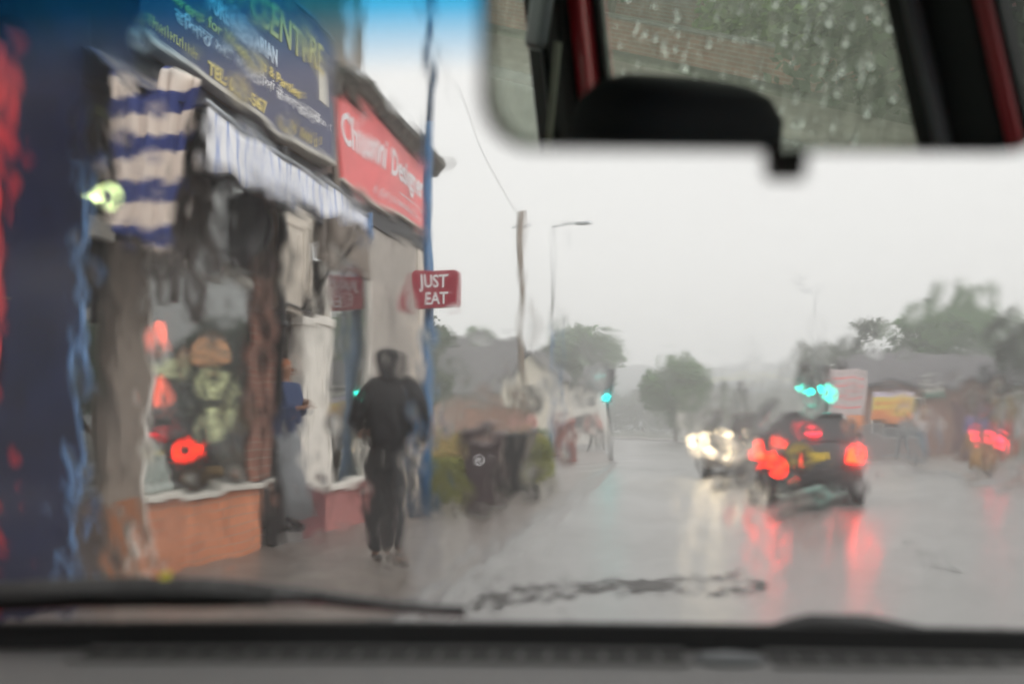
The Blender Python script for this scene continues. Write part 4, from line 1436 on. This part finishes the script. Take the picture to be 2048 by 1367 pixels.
# ------------------------------------------------------------------ vehicles
def car(loc, rz, label, paint, front_lit, rear_lit, name="parked_car", W=.88, L=3.9, H=1.46):
    """origin at the rear bumper centre on the ground, +Y forward"""
    o = empty(name, loc, rz, label=label, cat="car")
    def sec(y, w, zb, zt):
        pts = [(0, zb), (w * .86, zb), (w * .98, zb + .12), (w, (zb + zt) / 2), (w * .97, zt - .06), (w * .86, zt), (0, zt)]
        full = [(x, y, z) for x, z in pts] + [(-x, y, z) for x, z in reversed(pts[1:-1])]
        return full
    MB().loft([sec(.0, W * .86, .32, .82), sec(.08, W * .97, .24, .93), sec(.6, W, .2, .96), sec(L * .5, W, .2, .93), sec(L - 1.0, W, .2, .90),
               sec(L - .35, W * .97, .22, .80), sec(L - .06, W * .9, .26, .66), sec(L, W * .8, .32, .58)]).build("body", paint, o, smooth=True)
    def gs(y, wb, zb, wt, zt):
        return [(-wb, y, zb), (wb, y, zb), (wt + .03, y, zt - .06), (wt - .06, y, zt), (-wt + .06, y, zt), (-wt - .03, y, zt - .06)]
    MB().loft([gs(.22, W * .88, .93, W * .80, .98), gs(.52, W * .9, .93, W * .72, H - .06), gs(.95, W * .9, .93, W * .73, H), gs(L * .5, W * .9, .92, W * .72, H - .01),
               gs(L * .62, W * .9, .9, W * .68, H - .12), gs(L - .95, W * .85, .88, W * .74, .93)]).build("cabin", 'glassdark', o, smooth=False, bevel=.02)
    MB().loft([[(-W * .67, .5, H - .035), (W * .67, .5, H - .035), (W * .66, .5, H + .005), (-W * .66, .5, H + .005)],
               [(-W * .68, 1.0, H - .02), (W * .68, 1.0, H - .02), (W * .66, 1.0, H + .025), (-W * .66, 1.0, H + .025)],
               [(-W * .66, L * .55, H - .04), (W * .66, L * .55, H - .04), (W * .64, L * .55, H - .0), (-W * .64, L * .55, H - .0)]]).build("roof", paint, o)
    for s in (-1, 1):
        for y in (.72, L - .78):
            wh = empty("wheel", (s * (W - .11), y, .30)); wh.parent = o
            MB().lathe((0, 0, 0), [(.2, -.11), (.29, -.10), (.305, -.06), (.305, .06), (.29, .10), (.2, .11)], 24, 'X').build("tyre", 'rubber', wh, smooth=False)
            MB().lathe((s * .085, 0, 0), [(.19, -.02), (.19, .02), (.06, .035)], 10, 'X').build("rim", 'steel', wh)
        MB().loft([[(s * (W * .97 + a), L * .60 + c, z) for a, z in ((0, .93), (0, 1.03), (.13, 1.06), (.15, .95))] for c in (0, .1)]).build("door_mirror", paint, o, bevel=.01)
        tl = MB().loft([[(s * x, y, z) for x, z in ((W * .66, .66), (W * .90, .66), (W * .92, .86), (W * .74, .86))] for y in (-.03, .10)])
        tl.build("tail_light", 'tail' if rear_lit else 'maroon', o, bevel=.01)
        hl = MB().ell((s * W * .70, L - .06, .66 if not front_lit else .92), (.13, .09, .085))
        hl.build("headlight", ('head' if s < 0 else 'head') if front_lit else 'chrome', o, smooth=True)
    if rear_lit:
        MB().box(-.13, .13, .20, .30, 1.06, 1.10).build("brake_light", 'brake', o)
    bp = MB().loft([[(x, y, z) for x, z in ((-W * .86, .3), (W * .86, .3), (W * .88, .52), (-W * .88, .52))] for y in (-.07, .1)])
    bp.build("bumper", 'black', o, bevel=.03)
    bx("number_plate", 'plate' if rear_lit else 'ivory', o, -.26, .26, (-.045 if rear_lit else L), (-.02 if rear_lit else L + .04), .68 if rear_lit else .42, .79 if rear_lit else .53)
    MB().tube((.45, -.05, .27), (.45, .2, .27), .03).build("exhaust_pipe", 'steel', o)
    MB().prism([(-W * .5, .40), (W * .5, .40), (W * .45, .56), (-W * .45, .56)], 'Y', L - .02, L + .02).build("grille", 'blackmatt', o)
    return o
car((1.40, 15.6, 0.004), R(-5), "black hatchback with bright red tail lights waiting at the junction", 'carblack', False, True, "waiting_car", W=.80, H=1.38)
# the oncoming car points at us: rotate half a turn, origin is its rear
car((.75, 25.8, 0.004), R(176), "silver car facing us with dazzling headlights behind the black hatchback", 'carsilver', True, False, "oncoming_car", H=1.55)

# ================================================================== OUR CAR
CA = R(7.8)
CAR = empty("car", (0, 0, 0), CA, label="red car we sit in, with its grey dashboard, mirror and rain covered windscreen", cat="car")

# --- windscreen: a real 5 mm pane whose outer face carries the running water
def bspl(n_out, n_ctrl):
    """matrix for uniform cubic B-spline interpolation of random control values"""
    x = np.linspace(0, n_ctrl - 3.0001, n_out)
    i = np.floor(x).astype(int)
    f = x - i
    Bm = np.zeros((n_out, n_ctrl + 1))
    w = [(1 - f) ** 3 / 6, (3 * f ** 3 - 6 * f ** 2 + 4) / 6, (-3 * f ** 3 + 3 * f ** 2 + 3 * f + 1) / 6, f ** 3 / 6]
    for k_ in range(4):
        Bm[np.arange(n_out), i + k_] += w[k_]
    return Bm


rs = np.random.RandomState(5)
NU, NV = 1150, 600
XW, SL = 1.40, .66                     # width and slant length covered (m)
def vnoise(cx, cv_):
    nu_, nv_ = int(XW / cx) + 4, int(SL / cv_) + 4
    g = rs.randn(nu_ + 1, nv_ + 1)
    return bspl(NU, nu_) @ g @ bspl(NV, nv_).T
patch = vnoise(.07, .09)
patch = 1 / (1 + np.exp(-patch * 3.0))
# where the film has drained thin the glass is clearer, elsewhere beads gather
calm = np.ones((NU, NV))
for gx0, gt0, rr0, gain in ((-.205, .79, .045, .85), (-.165, .745, .035, .8), (-.116, .672, .035, .75), (-.093, .538, .03, .9), (-.073, .298, .018, .7)):
    cxs = ((gx0 - .12) / (.72 - .1 * gt0) + 1) * XW / 2
    cvs = (gt0 + .04) / 1.06 * SL
    dd = ((np.linspace(0, XW, NU)[:, None] - cxs) ** 2 + (np.linspace(0, SL, NV)[None, :] - cvs) ** 2) / rr0 ** 2
    calm *= 1 - gain * np.exp(-dd)
patch = patch * calm
H_ = 0.00008 * vnoise(.045, .10)                                  # slow sheets running down
H_ += 0.00012 * vnoise(.011, .04)
H_ += 0.000075 * vnoise(.0075, .024) * (.3 * calm + 1.0 * patch)         # ripples
H_ += 0.000042 * vnoise(.0042, .009) * (.2 + 1.3 * patch ** 2)
H_ += 0.000018 * vnoise(.0023, .0045) * (.1 + 1.5 * patch ** 2)
# beads and short rivulets
xs = np.linspace(0, XW, NU)
vsl = np.linspace(0, SL, NV)
for i in range(15000):
    cx, cv_ = rs.rand() * XW, rs.rand() * SL
    if rs.rand() > patch[min(NU - 1, int(cx / XW * NU)), min(NV - 1, int(cv_ / SL * NV))] ** 1.3 + .04:
        continue
    rr = rs.uniform(.0016, .0046)
    ln = rr * rs.uniform(1, 2.6)
    i0, i1 = np.searchsorted(xs, [cx - 3 * rr, cx + 3 * rr])
    j0, j1 = np.searchsorted(vsl, [cv_ - 3 * ln, cv_ + 3 * ln])
    gxx = np.exp(-((xs[i0:i1] - cx) / rr) ** 2)[:, None]
    gvv = np.exp(-((vsl[j0:j1] - cv_) / ln) ** 2)[None, :]
    H_[i0:i1, j0:j1] += rr * rs.uniform(.010, .046) * gxx * gvv
uu = np.linspace(-1, 1, NU)[:, None] * np.ones((1, NV))
tt = np.ones((NU, 1)) * np.linspace(-.04, 1.02, NV)[None, :]
halfw = .72 - .10 * tt
px_ = .12 + uu * halfw
py_ = .875 - .42 * tt - .045 * uu ** 2
pz_ = 1.026 + .49 * tt - .02 * uu ** 2 * tt
P0 = np.stack([px_, py_, pz_], -1)
du = np.gradient(P0, axis=0)
dv = np.gradient(P0, axis=1)
N0 = np.cross(du, dv)
N0 /= np.linalg.norm(N0, axis=-1, keepdims=True)
if N0[NU // 2, NV // 2, 1] < 0:
    N0 = -N0
PO = P0 + N0 * (.005 + H_)[..., None]
nv_all = NU * NV
verts = np.concatenate([P0.reshape(-1, 3), PO.reshape(-1, 3)])
I = (np.arange(NU - 1)[:, None] * NV + np.arange(NV - 1)[None, :]).reshape(-1)
fin = np.stack([I, I + 1, I + NV + 1, I + NV], -1)
fout = np.stack([I, I + NV, I + NV + 1, I + 1], -1) + nv_all
rim = []
def rimq(a, b):
    rim.append((a, b, b + nv_all, a + nv_all))
for i in range(NU - 1):
    rimq((i + 1) * NV, i * NV)
    rimq(i * NV + NV - 1, (i + 1) * NV + NV - 1)
for j in range(NV - 1):
    rimq(j, j + 1)
    rimq((NU - 1) * NV + j + 1, (NU - 1) * NV + j)
# make sure the inner face looks inwards
a_, b_2, c_ = verts[fin[0][0]], verts[fin[0][1]], verts[fin[0][2]]
if np.cross(b_2 - a_, c_ - b_2)[1] > 0:
    fin, fout = fin[:, ::-1], fout[:, ::-1]
    rim = [tuple(reversed(r)) for r in rim]
faces = np.concatenate([fin, fout, np.array(rim)]).astype(np.int32)
me = bpy.data.meshes.new("windscreen")
me.vertices.add(len(verts))
me.vertices.foreach_set("co", verts.astype(np.float32).ravel())
me.loops.add(faces.size)
me.loops.foreach_set("vertex_index", faces.ravel())
me.polygons.add(len(faces))
me.polygons.foreach_set("loop_start", np.arange(0, faces.size, 4, dtype=np.int32))
me.polygons.foreach_set("use_smooth", np.ones(len(faces), dtype=bool))
mi = np.zeros(len(faces), dtype=np.int32)
mi[len(fin):len(fin) + len(fout)] = 1
uvl = me.uv_layers.new(name="UVMap")
uvv = np.stack([(uu.reshape(-1) + 1) / 2, tt.reshape(-1)], -1)
uvv = np.concatenate([uvv, uvv])
me.update(calc_edges=True)
me.materials.append(M['screen_in'])
me.materials.append(M['screen_out'])
me.polygons.foreach_set("material_index", mi)
me.uv_layers[0].data.foreach_set("uv", uvv[faces.ravel()].astype(np.float32).ravel())
me.validate()
ws = bpy.data.objects.new("windscreen", me)
COL.objects.link(ws)
ws.parent = CAR

# --- black band and rubber at the foot of the glass
fr = MB()
n = 40
for i in range(n + 1):
    u = -1 + 2 * i / n
    x, y = .12 + u * .73, .868 - .045 * u * u
    fr.v += [(x, y - .012, 1.013), (x, y + .03, 1.010), (x, y + .022, 1.031), (x, y - .002, 1.031)]
for i in range(n):
    for k_ in range(4):
        a = i * 4 + k_; b = i * 4 + (k_ + 1) % 4
        fr.f.append((a, b, b + 4, a + 4))
fr.f += [(0, 1, 2, 3), (n * 4 + 3, n * 4 + 2, n * 4 + 1, n * 4)]
fr.build("screen_seal", 'blackmatt', CAR)

# --- dashboard
db = MB()
prof = [(.90, 1.006), (.862, 1.012), (.80, 1.012), (.74, 1.008), (.66, 1.0), (.58, .975), (.50, .93), (.45, .86), (.43, .72), (.46, .55), (.90, .5)]
nx = 30
for i in range(nx + 1):
    u = -1 + 2 * i / nx
    x = .12 + u * .735
    for (y, z) in prof:
        hump = .045 * math.exp(-((x - .50) / .16) ** 2) * math.exp(-((y - .70) / .075) ** 2)
        db.v.append((x, y - .045 * u * u * (1 if y > .7 else .5), z + hump))
k_ = len(prof)
for i in range(nx):
    for j in range(k_):
        a = i * k_ + j; b = i * k_ + (j + 1) % k_
        db.f.append((a, b, b + k_, a + k_))
db.f += [tuple(range(k_)), tuple(reversed(range(nx * k_, nx * k_ + k_)))]
dsh = db.build("dashboard", 'dash', CAR, smooth=True)
def vent(x0, x1):
    v = MB()
    nn = max(2, int((x1 - x0) / .0215))
    yc = lambda x: .828 - .045 * ((x - .12) / .735) ** 2
    w = (x1 - x0) / nn
    for i in range(nn):
        xa, xb = x0 + i * w + .0025, x0 + (i + 1) * w - .0025
        y = yc((xa + xb) / 2)
        v.box(xa, xb, y - .018, y + .018, 1.0125, 1.0142)
    r = v.build("air_vent", 'blackmatt', dsh)
    f, f2 = MB(), MB()
    for i in range(nn):
        xa, xb = x0 + i * w, x0 + (i + 1) * w
        y = yc((xa + xb) / 2)
        f.box(xa, xb, y - .023, y - .0185, 1.0126, 1.0165)
        f2.box(xa, xb, y + .0185, y + .023, 1.0126, 1.0165)
    f.build("vent_rim", 'dash', dsh)
    f2.build("vent_rim", 'dash', dsh)
vent(-.405, .088)
vent(.152, .36)
MB().ell((.12, .822, 1.014), (.030, .016, .006)).build("light_sensor", 'trimgrey', dsh, smooth=True)

# --- rear view mirror
n_ = Vector((0.34846621, -0.90778552, -0.23344536)).normalized()
M0 = Vector((0.07456457, 0.41821238, 1.3484538))
ux = Vector((0.93358043, 0.35836795, 0)).normalized()
uz = ux.cross(n_).normalized()
if uz.z < 0: uz = -uz
roll = R(4.2)
ax_ = ux * math.cos(roll) + uz * math.sin(roll)
az_ = uz * math.cos(roll) - ux * math.sin(roll)
mc = M0 + ux * .022 + uz * .0015
def rrect(w0, w1, h0, h1, r, k=8):
    pts = []
    for cx_, cz_, a0 in ((w1 - r, h1 - r, 0), (w0 + r, h1 - r, 90), (w0 + r, h0 + r, 180), (w1 - r, h0 + r, 270)):
        for q in range(k + 1):
            a = R(a0 + 90 * q / k)
            pts.append((cx_ + r * math.cos(a), cz_ + r * math.sin(a)))
    return pts
MR = empty("rear_view_mirror", (0, 0, 0)); MR.parent = CAR
def mpt(u, v, d): return mc + ax_ * u + az_ * v - n_ * d
g_ = rrect(-.136, .137, -.030, .052, .022)
MB().add([mpt(u, v, 0) for u, v in g_], [tuple(range(len(g_)))]).build("mirror_glass", 'mirror', MR)
secs = []
for (dd, gr) in ((-.0008, .0004), (.0, .0018), (.012, .002), (.028, -.006), (.034, -.014)):
    gg = rrect(-.136 - gr, .137 + gr, -.030 - gr, .052 + gr, .022 + min(gr, 0) * .5)
    secs.append([mpt(u, v, dd) for u, v in gg])
hs_ = MB()
hs_.loft(secs)
hs_.f.pop(-2)          # open front: the glass sits in it
hs_.build("housing", 'black', MR, smooth=False)
MB().path([mpt(.0, .01, .034), mpt(.0, .06, .05), mpt(-.01, .10, .08)], [.014, .011, .013], 10).build("stem", 'black', MR, smooth=True)
lv = MB().loft([[mpt(u, v, d) for u, v in ((-.009, -.029), (.009, -.029), (.0075, -.0445), (-.0075, -.0445))] for d in (-.002, .012)])
lv.build("dip_lever", 'black', MR, bevel=.003)

# --- sides: pillars, door frames and glass.  side plane x=.82 (driver) and x=-.58 (passenger)
rake = -.43
def slant(y_at_z, z, z2): return y_at_z + rake * (z2 - z)
def side_strip(name, m, parent, ya, za, yb, zb, z0, z1, xa, xb, bevel=.004, ra=-.43, rb=-.43):
    """strip between two raked edges, (ya at height za) and (yb at height zb)"""
    p = [(ya + ra * (z0 - za), z0), (yb + rb * (z0 - zb), z0), (yb + rb * (z1 - zb), z1), (ya + ra * (z1 - za), z1)]
    return MB().prism(p, 'X', xa, xb).build(name, m, parent, bevel=bevel)
ZS, ZR = .98, 1.50
DR = empty("front_door", (0, 0, 0)); DR.parent = CAR
RD = empty("rear_door", (0, 0, 0)); RD.parent = CAR
side_strip("window_glass", 'carpane', RD, -1.35, 1.2, -.672, 1.2, ZS, ZR, .818, .821, 0)
side_strip("B_pillar", 'trim', CAR, -.632, 1.2, -.528, 1.2, .3, ZR, .79, .83).name = "centre_pillar"
side_strip("pillar_trim", 'trimgrey', CAR, -.588, 1.2, -.582, 1.2, .9, ZR, .782, .79)
side_strip("outer_frame", 'carred', DR, -.508, 1.2, -.478, 1.2, ZS, ZR, .785, .845)
side_strip("door_seal", 'rubber', DR, -.526, 1.2, -.506, 1.2, ZS, ZR, .77, .83)
side_strip("window_frame", 'rubber', DR, -.477, 1.2, -.463, 1.2, ZS, ZR, .81, .83)
gl = side_strip("window_glass", 'carpane', DR, -.462, 1.2, .10, 1.2, ZS, ZR, .818, .821, 0, rb=-.6)
side_strip("front_pillar", 'trim', CAR, .101, 1.2, .213, 1.2, .9, ZR + .02, .80, .835, ra=-.6, rb=-.6)
side_strip("grab_handle", 'trimgrey', CAR, .140, 1.2, .156, 1.2, 1.05, ZR - .05, .77, .799, .008, ra=-.6, rb=-.6)  # grey strip standing for the soft highlight along the front pillar
side_strip("outer_frame", 'carred', CAR, .218, 1.2, .238, 1.2, ZS, ZR, .795, .845, ra=-.6, rb=-.6)
side_strip("window_seal", 'rubber', CAR, .239, 1.2, .246, 1.2, ZS, ZR, .80, .83, ra=-.6, rb=-.6)
side_strip("quarter_glass", 'carpane', CAR, .247, 1.2, .62, 1.06, ZS, 1.34, .818, .821, 0, ra=-.6)
bx("door_panel", 'trim', DR, .76, .84, -.50, .62, .32, ZS - .002, .01)
bx("door_panel", 'trim', RD, .76, .84, -1.5, -.505, .32, ZS - .002, .01)
MB().box(.74, .76, -.2, .2, .82, .86).build("armrest", 'trimgrey', DR, bevel=.006)
# belt: upper anchor and webbing on the centre pillar
BL = empty("seat_belt", (0, 0, 0)); BL.parent = CAR
MB().loft([[(.735 + a, -.575 + b, 1.30 + c) for a, b in ((0, -.022), (0, .022), (.022, .022), (.022, -.022))] for c in (-.05, .06)]).build("anchor", 'steel', BL, bevel=.01)
MB().add([(.738, -.522, 1.27), (.738, -.508, 1.27), (.738, -.488, 1.03), (.738, -.500, 1.03), (.742, -.522, 1.27), (.742, -.508, 1.27), (.742, -.488, 1.03), (.742, -.500, 1.03)],
         [(0, 1, 2, 3), (4, 7, 6, 5), (0, 4, 5, 1), (1, 5, 6, 2), (2, 6, 7, 3), (3, 7, 4, 0)]).build("webbing", 'belt', BL)
# passenger side
PD = empty("front_door", (0, 0, 0)); PD.parent = CAR
side_strip("window_glass", 'carpane', PD, -.5, 1.2, .25, 1.2, ZS, ZR, -.581, -.578, 0)
bx("door_panel", 'trim', PD, -.61, -.53, -.50, .62, .32, ZS - .002, .01)
PR = empty("rear_door", (0, 0, 0)); PR.parent = CAR
side_strip("window_glass", 'carpane', PR, -1.35, 1.2, -.65, 1.2, ZS, ZR, -.581, -.578, 0)
bx("door_panel", 'trim', PR, -.61, -.53, -1.5, -.505, .32, ZS - .002, .01)
side_strip("centre_pillar", 'trim', CAR, -.65, 1.2, -.5, 1.2, .3, ZR, -.6, -.55)
side_strip("front_pillar", 'trim', CAR, .25, 1.2, .33, 1.2, .9, ZR, -.60, -.555)
side_strip("quarter_glass", 'carpane', CAR, .331, 1.2, .60, 1.06, ZS, 1.28, -.581, -.578, 0)
for s, x in ((-1, -.60), (1, .84)):                 # raked windscreen pillars
    MB().path([(x, .84, 1.0), (x - s * .045, .62, 1.26), (x - s * .10, .42, 1.53)], [.035, .03, .03], 10).build("screen_pillar", 'carred', CAR, smooth=True)
# roof, floor, back
rb = MB()
for i in range(13):
    u = -1 + 2 * i / 12
    for (y, z) in ((.44, 1.53), (.2, 1.57), (-.4, 1.59), (-1.2, 1.57), (-1.9, 1.48)):
        rb.v.append((.12 + u * (.64 if y > .4 else .71), y, z - .035 * u * u))
for i in range(12):
    for j in range(4):
        a = i * 5 + j
        rb.f.append((a, a + 1, a + 6, a + 5))
ro = rb.build("roof", 'carred', CAR, smooth=True)
sd = ro.modifiers.new("solid", 'SOLIDIFY'); sd.thickness = .01
rb2 = MB()
rb2.v = [(x, y, z - .03) for x, y, z in rb.v]
rb2.f = list(rb.f)
rb2.build("headliner", 'trimgrey', CAR, smooth=True)
bx("floor_pan", 'trim', CAR, -.60, .83, -2.0, .9, .26, .32)
bx("tailgate", 'carred', CAR, -.60, .83, -2.05, -1.98, .3, 1.0)
MB().prism([(-2.02, 1.0), (-2.0, 1.0), (-1.88, 1.47), (-1.90, 1.47)], 'X', -.55, .78).build("rear_window", 'carpane', CAR)
bn = MB()
for i in range(11):
    u = -1 + 2 * i / 10
    for (y, z) in ((.93, .965), (1.25, .93), (1.6, .86), (1.85, .76), (1.93, .6), (1.93, .3)):
        bn.v.append((.12 + u * .78 * (1 if y < 1.8 else .9), y - .08 * u * u, z - .06 * u * u))
for i in range(10):
    for j in range(5):
        a = i * 6 + j
        bn.f.append((a, a + 1, a + 7, a + 6))
bo = bn.build("bonnet", 'carred', CAR, smooth=True)
sd = bo.modifiers.new("solid", 'SOLIDIFY'); sd.thickness = .008
for s, x in ((-1, -.60), (1, .84)):
    bx("wing", 'carred', CAR, x - .03, x + .03, .9, 1.85, .3, .76, .02)
    for y in (1.25, -1.4):
        wh = empty("wheel", (x, y, .31)); wh.parent = CAR
        MB().lathe((0, 0, 0), [(.2, -.1), (.3, -.09), (.31, 0), (.3, .09), (.2, .1)], 24, 'X').build("tyre", 'rubber', wh)
        MB().lathe((0, 0, 0), [(.19, -.09), (.19, .09)], 12, 'X').build("rim", 'steel', wh)
# seats
def seat(x):
    s = empty("seat", (x, -.30, .32)); s.parent = CAR
    MB().loft([[(a, y, z) for a, z in ((-.22, .0), (.22, .0), (.24, .12), (-.24, .12))] for y in (-.1, .45)]).build("cushion", 'seat', s, bevel=.03)
    MB().loft([[(a, y - .12 * (z0 - .1), z0) for a, y in ((-w, -.06), (w, -.06), (w * .9, .06), (-w * .9, .06))] for z0, w in ((.1, .24), (.45, .25), (.72, .2), (.80, .14))]).build("backrest", 'seat', s, bevel=.03)
    return s
sR = seat(.50); sL = seat(-.30)
def headrest(parent, cx_, cy_, cz_):
    secs = []
    for z, a, b in ((-.085, .115, .052), (-.06, .125, .060), (.0, .130, .064), (.045, .122, .06), (.066, .10, .05), (.074, .075, .035)):
        secs.append([(cx_ + a * math.copysign(abs(math.cos(t)) ** .55, math.cos(t)), cy_ + b * math.copysign(abs(math.sin(t)) ** .7, math.sin(t)), cz_ + z) for t in [2 * math.pi * q / 28 for q in range(28)]])
    MB().loft(secs).build("headrest", 'seat', parent, smooth=True)
headrest(sR, -.0, .29, .895)
headrest(sL, 0, .0, .905)
for s_ in (sR, sL):
    yy = .29 if s_ is sR else 0
    for d in (-.05, .05):
        MB().tube((d, -.1 if not yy else .1, .76), (d, yy, .86), .007).build("headrest_post", 'chrome', s_)
# steering wheel
sw = MB()
cc, t1 = Vector((.50, .38, .86)), Vector((0, .35, .94)).normalized()
ring = []
for i in range(41):
    a = 2 * math.pi * i / 40
    ring.append(cc + Vector((math.cos(a), 0, 0)) * .175 + t1 * .175 * math.sin(a) * 1.0)
sw.path(ring, .014, 8)
sw.path([cc + Vector((-.17, 0, 0)), cc, cc + Vector((.17, 0, 0))], [.015, .05, .015], 8)
sw.build("steering_wheel", 'black', CAR, smooth=True)
# water beads on the driver's window (in the glass part)
rn = random.Random(77)
dm = MB()
for i in range(230):
    z = rn.uniform(1.08, 1.46)
    yb_ = rn.uniform(-.44, .06)
    y = yb_ + rake * (z - 1.2)
    r = rn.choice((.002, .003, .004, .0048))
    dm.add(*ellips((.8228, y, z), (r * .6, r, r * rn.uniform(1, 1.5)), 8, 6))
dm.build("water_beads", 'drop', gl, smooth=True)
tag(bpy.data.objects["water_beads"], kind='stuff')
# run streaks on the side glass: thin vertical water threads
dm = MB()
for i in range(90):
    z = rn.uniform(1.14, 1.46); yb_ = rn.uniform(-.45, .03)
    y = yb_ + rake * (z - 1.2)
    l = rn.uniform(.015, .05)
    dm.path([(.8212, y, z), (.8214, y + .001, z - l * .5), (.8212, y - .002, z - l)], [.0004, .0009, .0006], 5)
o_ = dm.build("water_streaks", 'drop', gl, smooth=True)
tag(o_, kind='stuff')

# --- wipers lying on the outside of the glass
def wpt(x, t, off):
    u = (x - .12) / (.72 - .1 * t)
    p = Vector((x, .875 - .42 * t - .045 * u * u, 1.026 + .49 * t - .02 * u * u * t))
    return p + Vector((0, .75, .65)).normalized() * off
W1 = empty("wiper", (0, 0, 0)); W1.parent = CAR
MB().path([wpt(-.52, .045, .012), wpt(-.42, .054, .012), wpt(-.32, .052, .012), wpt(-.26, .046, .012)], [.010, .012, .012, .008], 8).build("blade", 'rubber', W1)
MB().path([wpt(-.54, .030, .026), wpt(-.42, .037, .027), wpt(-.32, .038, .026), wpt(-.24, .024, .024), wpt(-.15, -.004, .026), wpt(-.10, -.02, .03)], [.008, .009, .009, .007, .005, .005], 8).build("arm", 'black', W1, smooth=True)
MB().path([wpt(-.55, .018, .02), wpt(-.36, .034, .02), wpt(-.22, .030, .02)], [.008, .009, .006], 8).build("linkage", 'black', W1, smooth=True)
W2 = empty("wiper", (0, 0, 0)); W2.parent = CAR
MB().path([wpt(.16, -.03, .015), wpt(.20, -.012, .018), wpt(.25, -.012, .018), wpt(.30, -.026, .015), wpt(.6, -.03, .015)], [.006, .008, .008, .006, .006], 8).build("arm", 'black', W2, smooth=True)
MB().path([wpt(.27, -.024, .010), wpt(.7, -.016, .010)], .005, 8).build("blade", 'rubber', W2, smooth=True)
lf = MB()
lc = wpt(-.352, .064, .024)
vs_ = [lc + Vector((.0048 * math.cos(R(a)) * (1.2 if a % 60 else .9), .001 * math.sin(R(a * 3)), .0048 * math.sin(R(a)) * (1.2 if a % 60 else .9))) for a in range(0, 360, 30)]
m_ = Matrix.Rotation(CA, 4, 'Z')
vs_ = [m_ @ v for v in vs_]
vs2 = [v + Vector((0, .0008, 0)) for v in vs_]
lf.add(vs_ + vs2, [tuple(range(12)), tuple(reversed(range(12, 24)))] + [(i, (i + 1) % 12, 12 + (i + 1) % 12, 12 + i) for i in range(12)])
tag(lf.build("leaf", 'leafyellow'), "tiny bright yellow leaf stuck on the left wiper", "leaf")

# ================================================================== HAZE
hz = bpy.data.materials.new("rain_haze")
hz.use_nodes = True
t = hz.node_tree
t.nodes.clear()
ho = t.nodes.new("ShaderNodeOutputMaterial")
hv = t.nodes.new("ShaderNodeVolumePrincipled")
hv.inputs["Color"].default_value = (.99, .995, 1, 1)
hv.inputs["Density"].default_value = .0056
hv.inputs["Anisotropy"].default_value = 0.2
t.links.new(hv.outputs[0], ho.inputs["Volume"])
M['haze'] = hz
tag(MB().box(-340, 340, -60, 430, -1.3, 30).build("haze", 'haze'), kind='stuff')
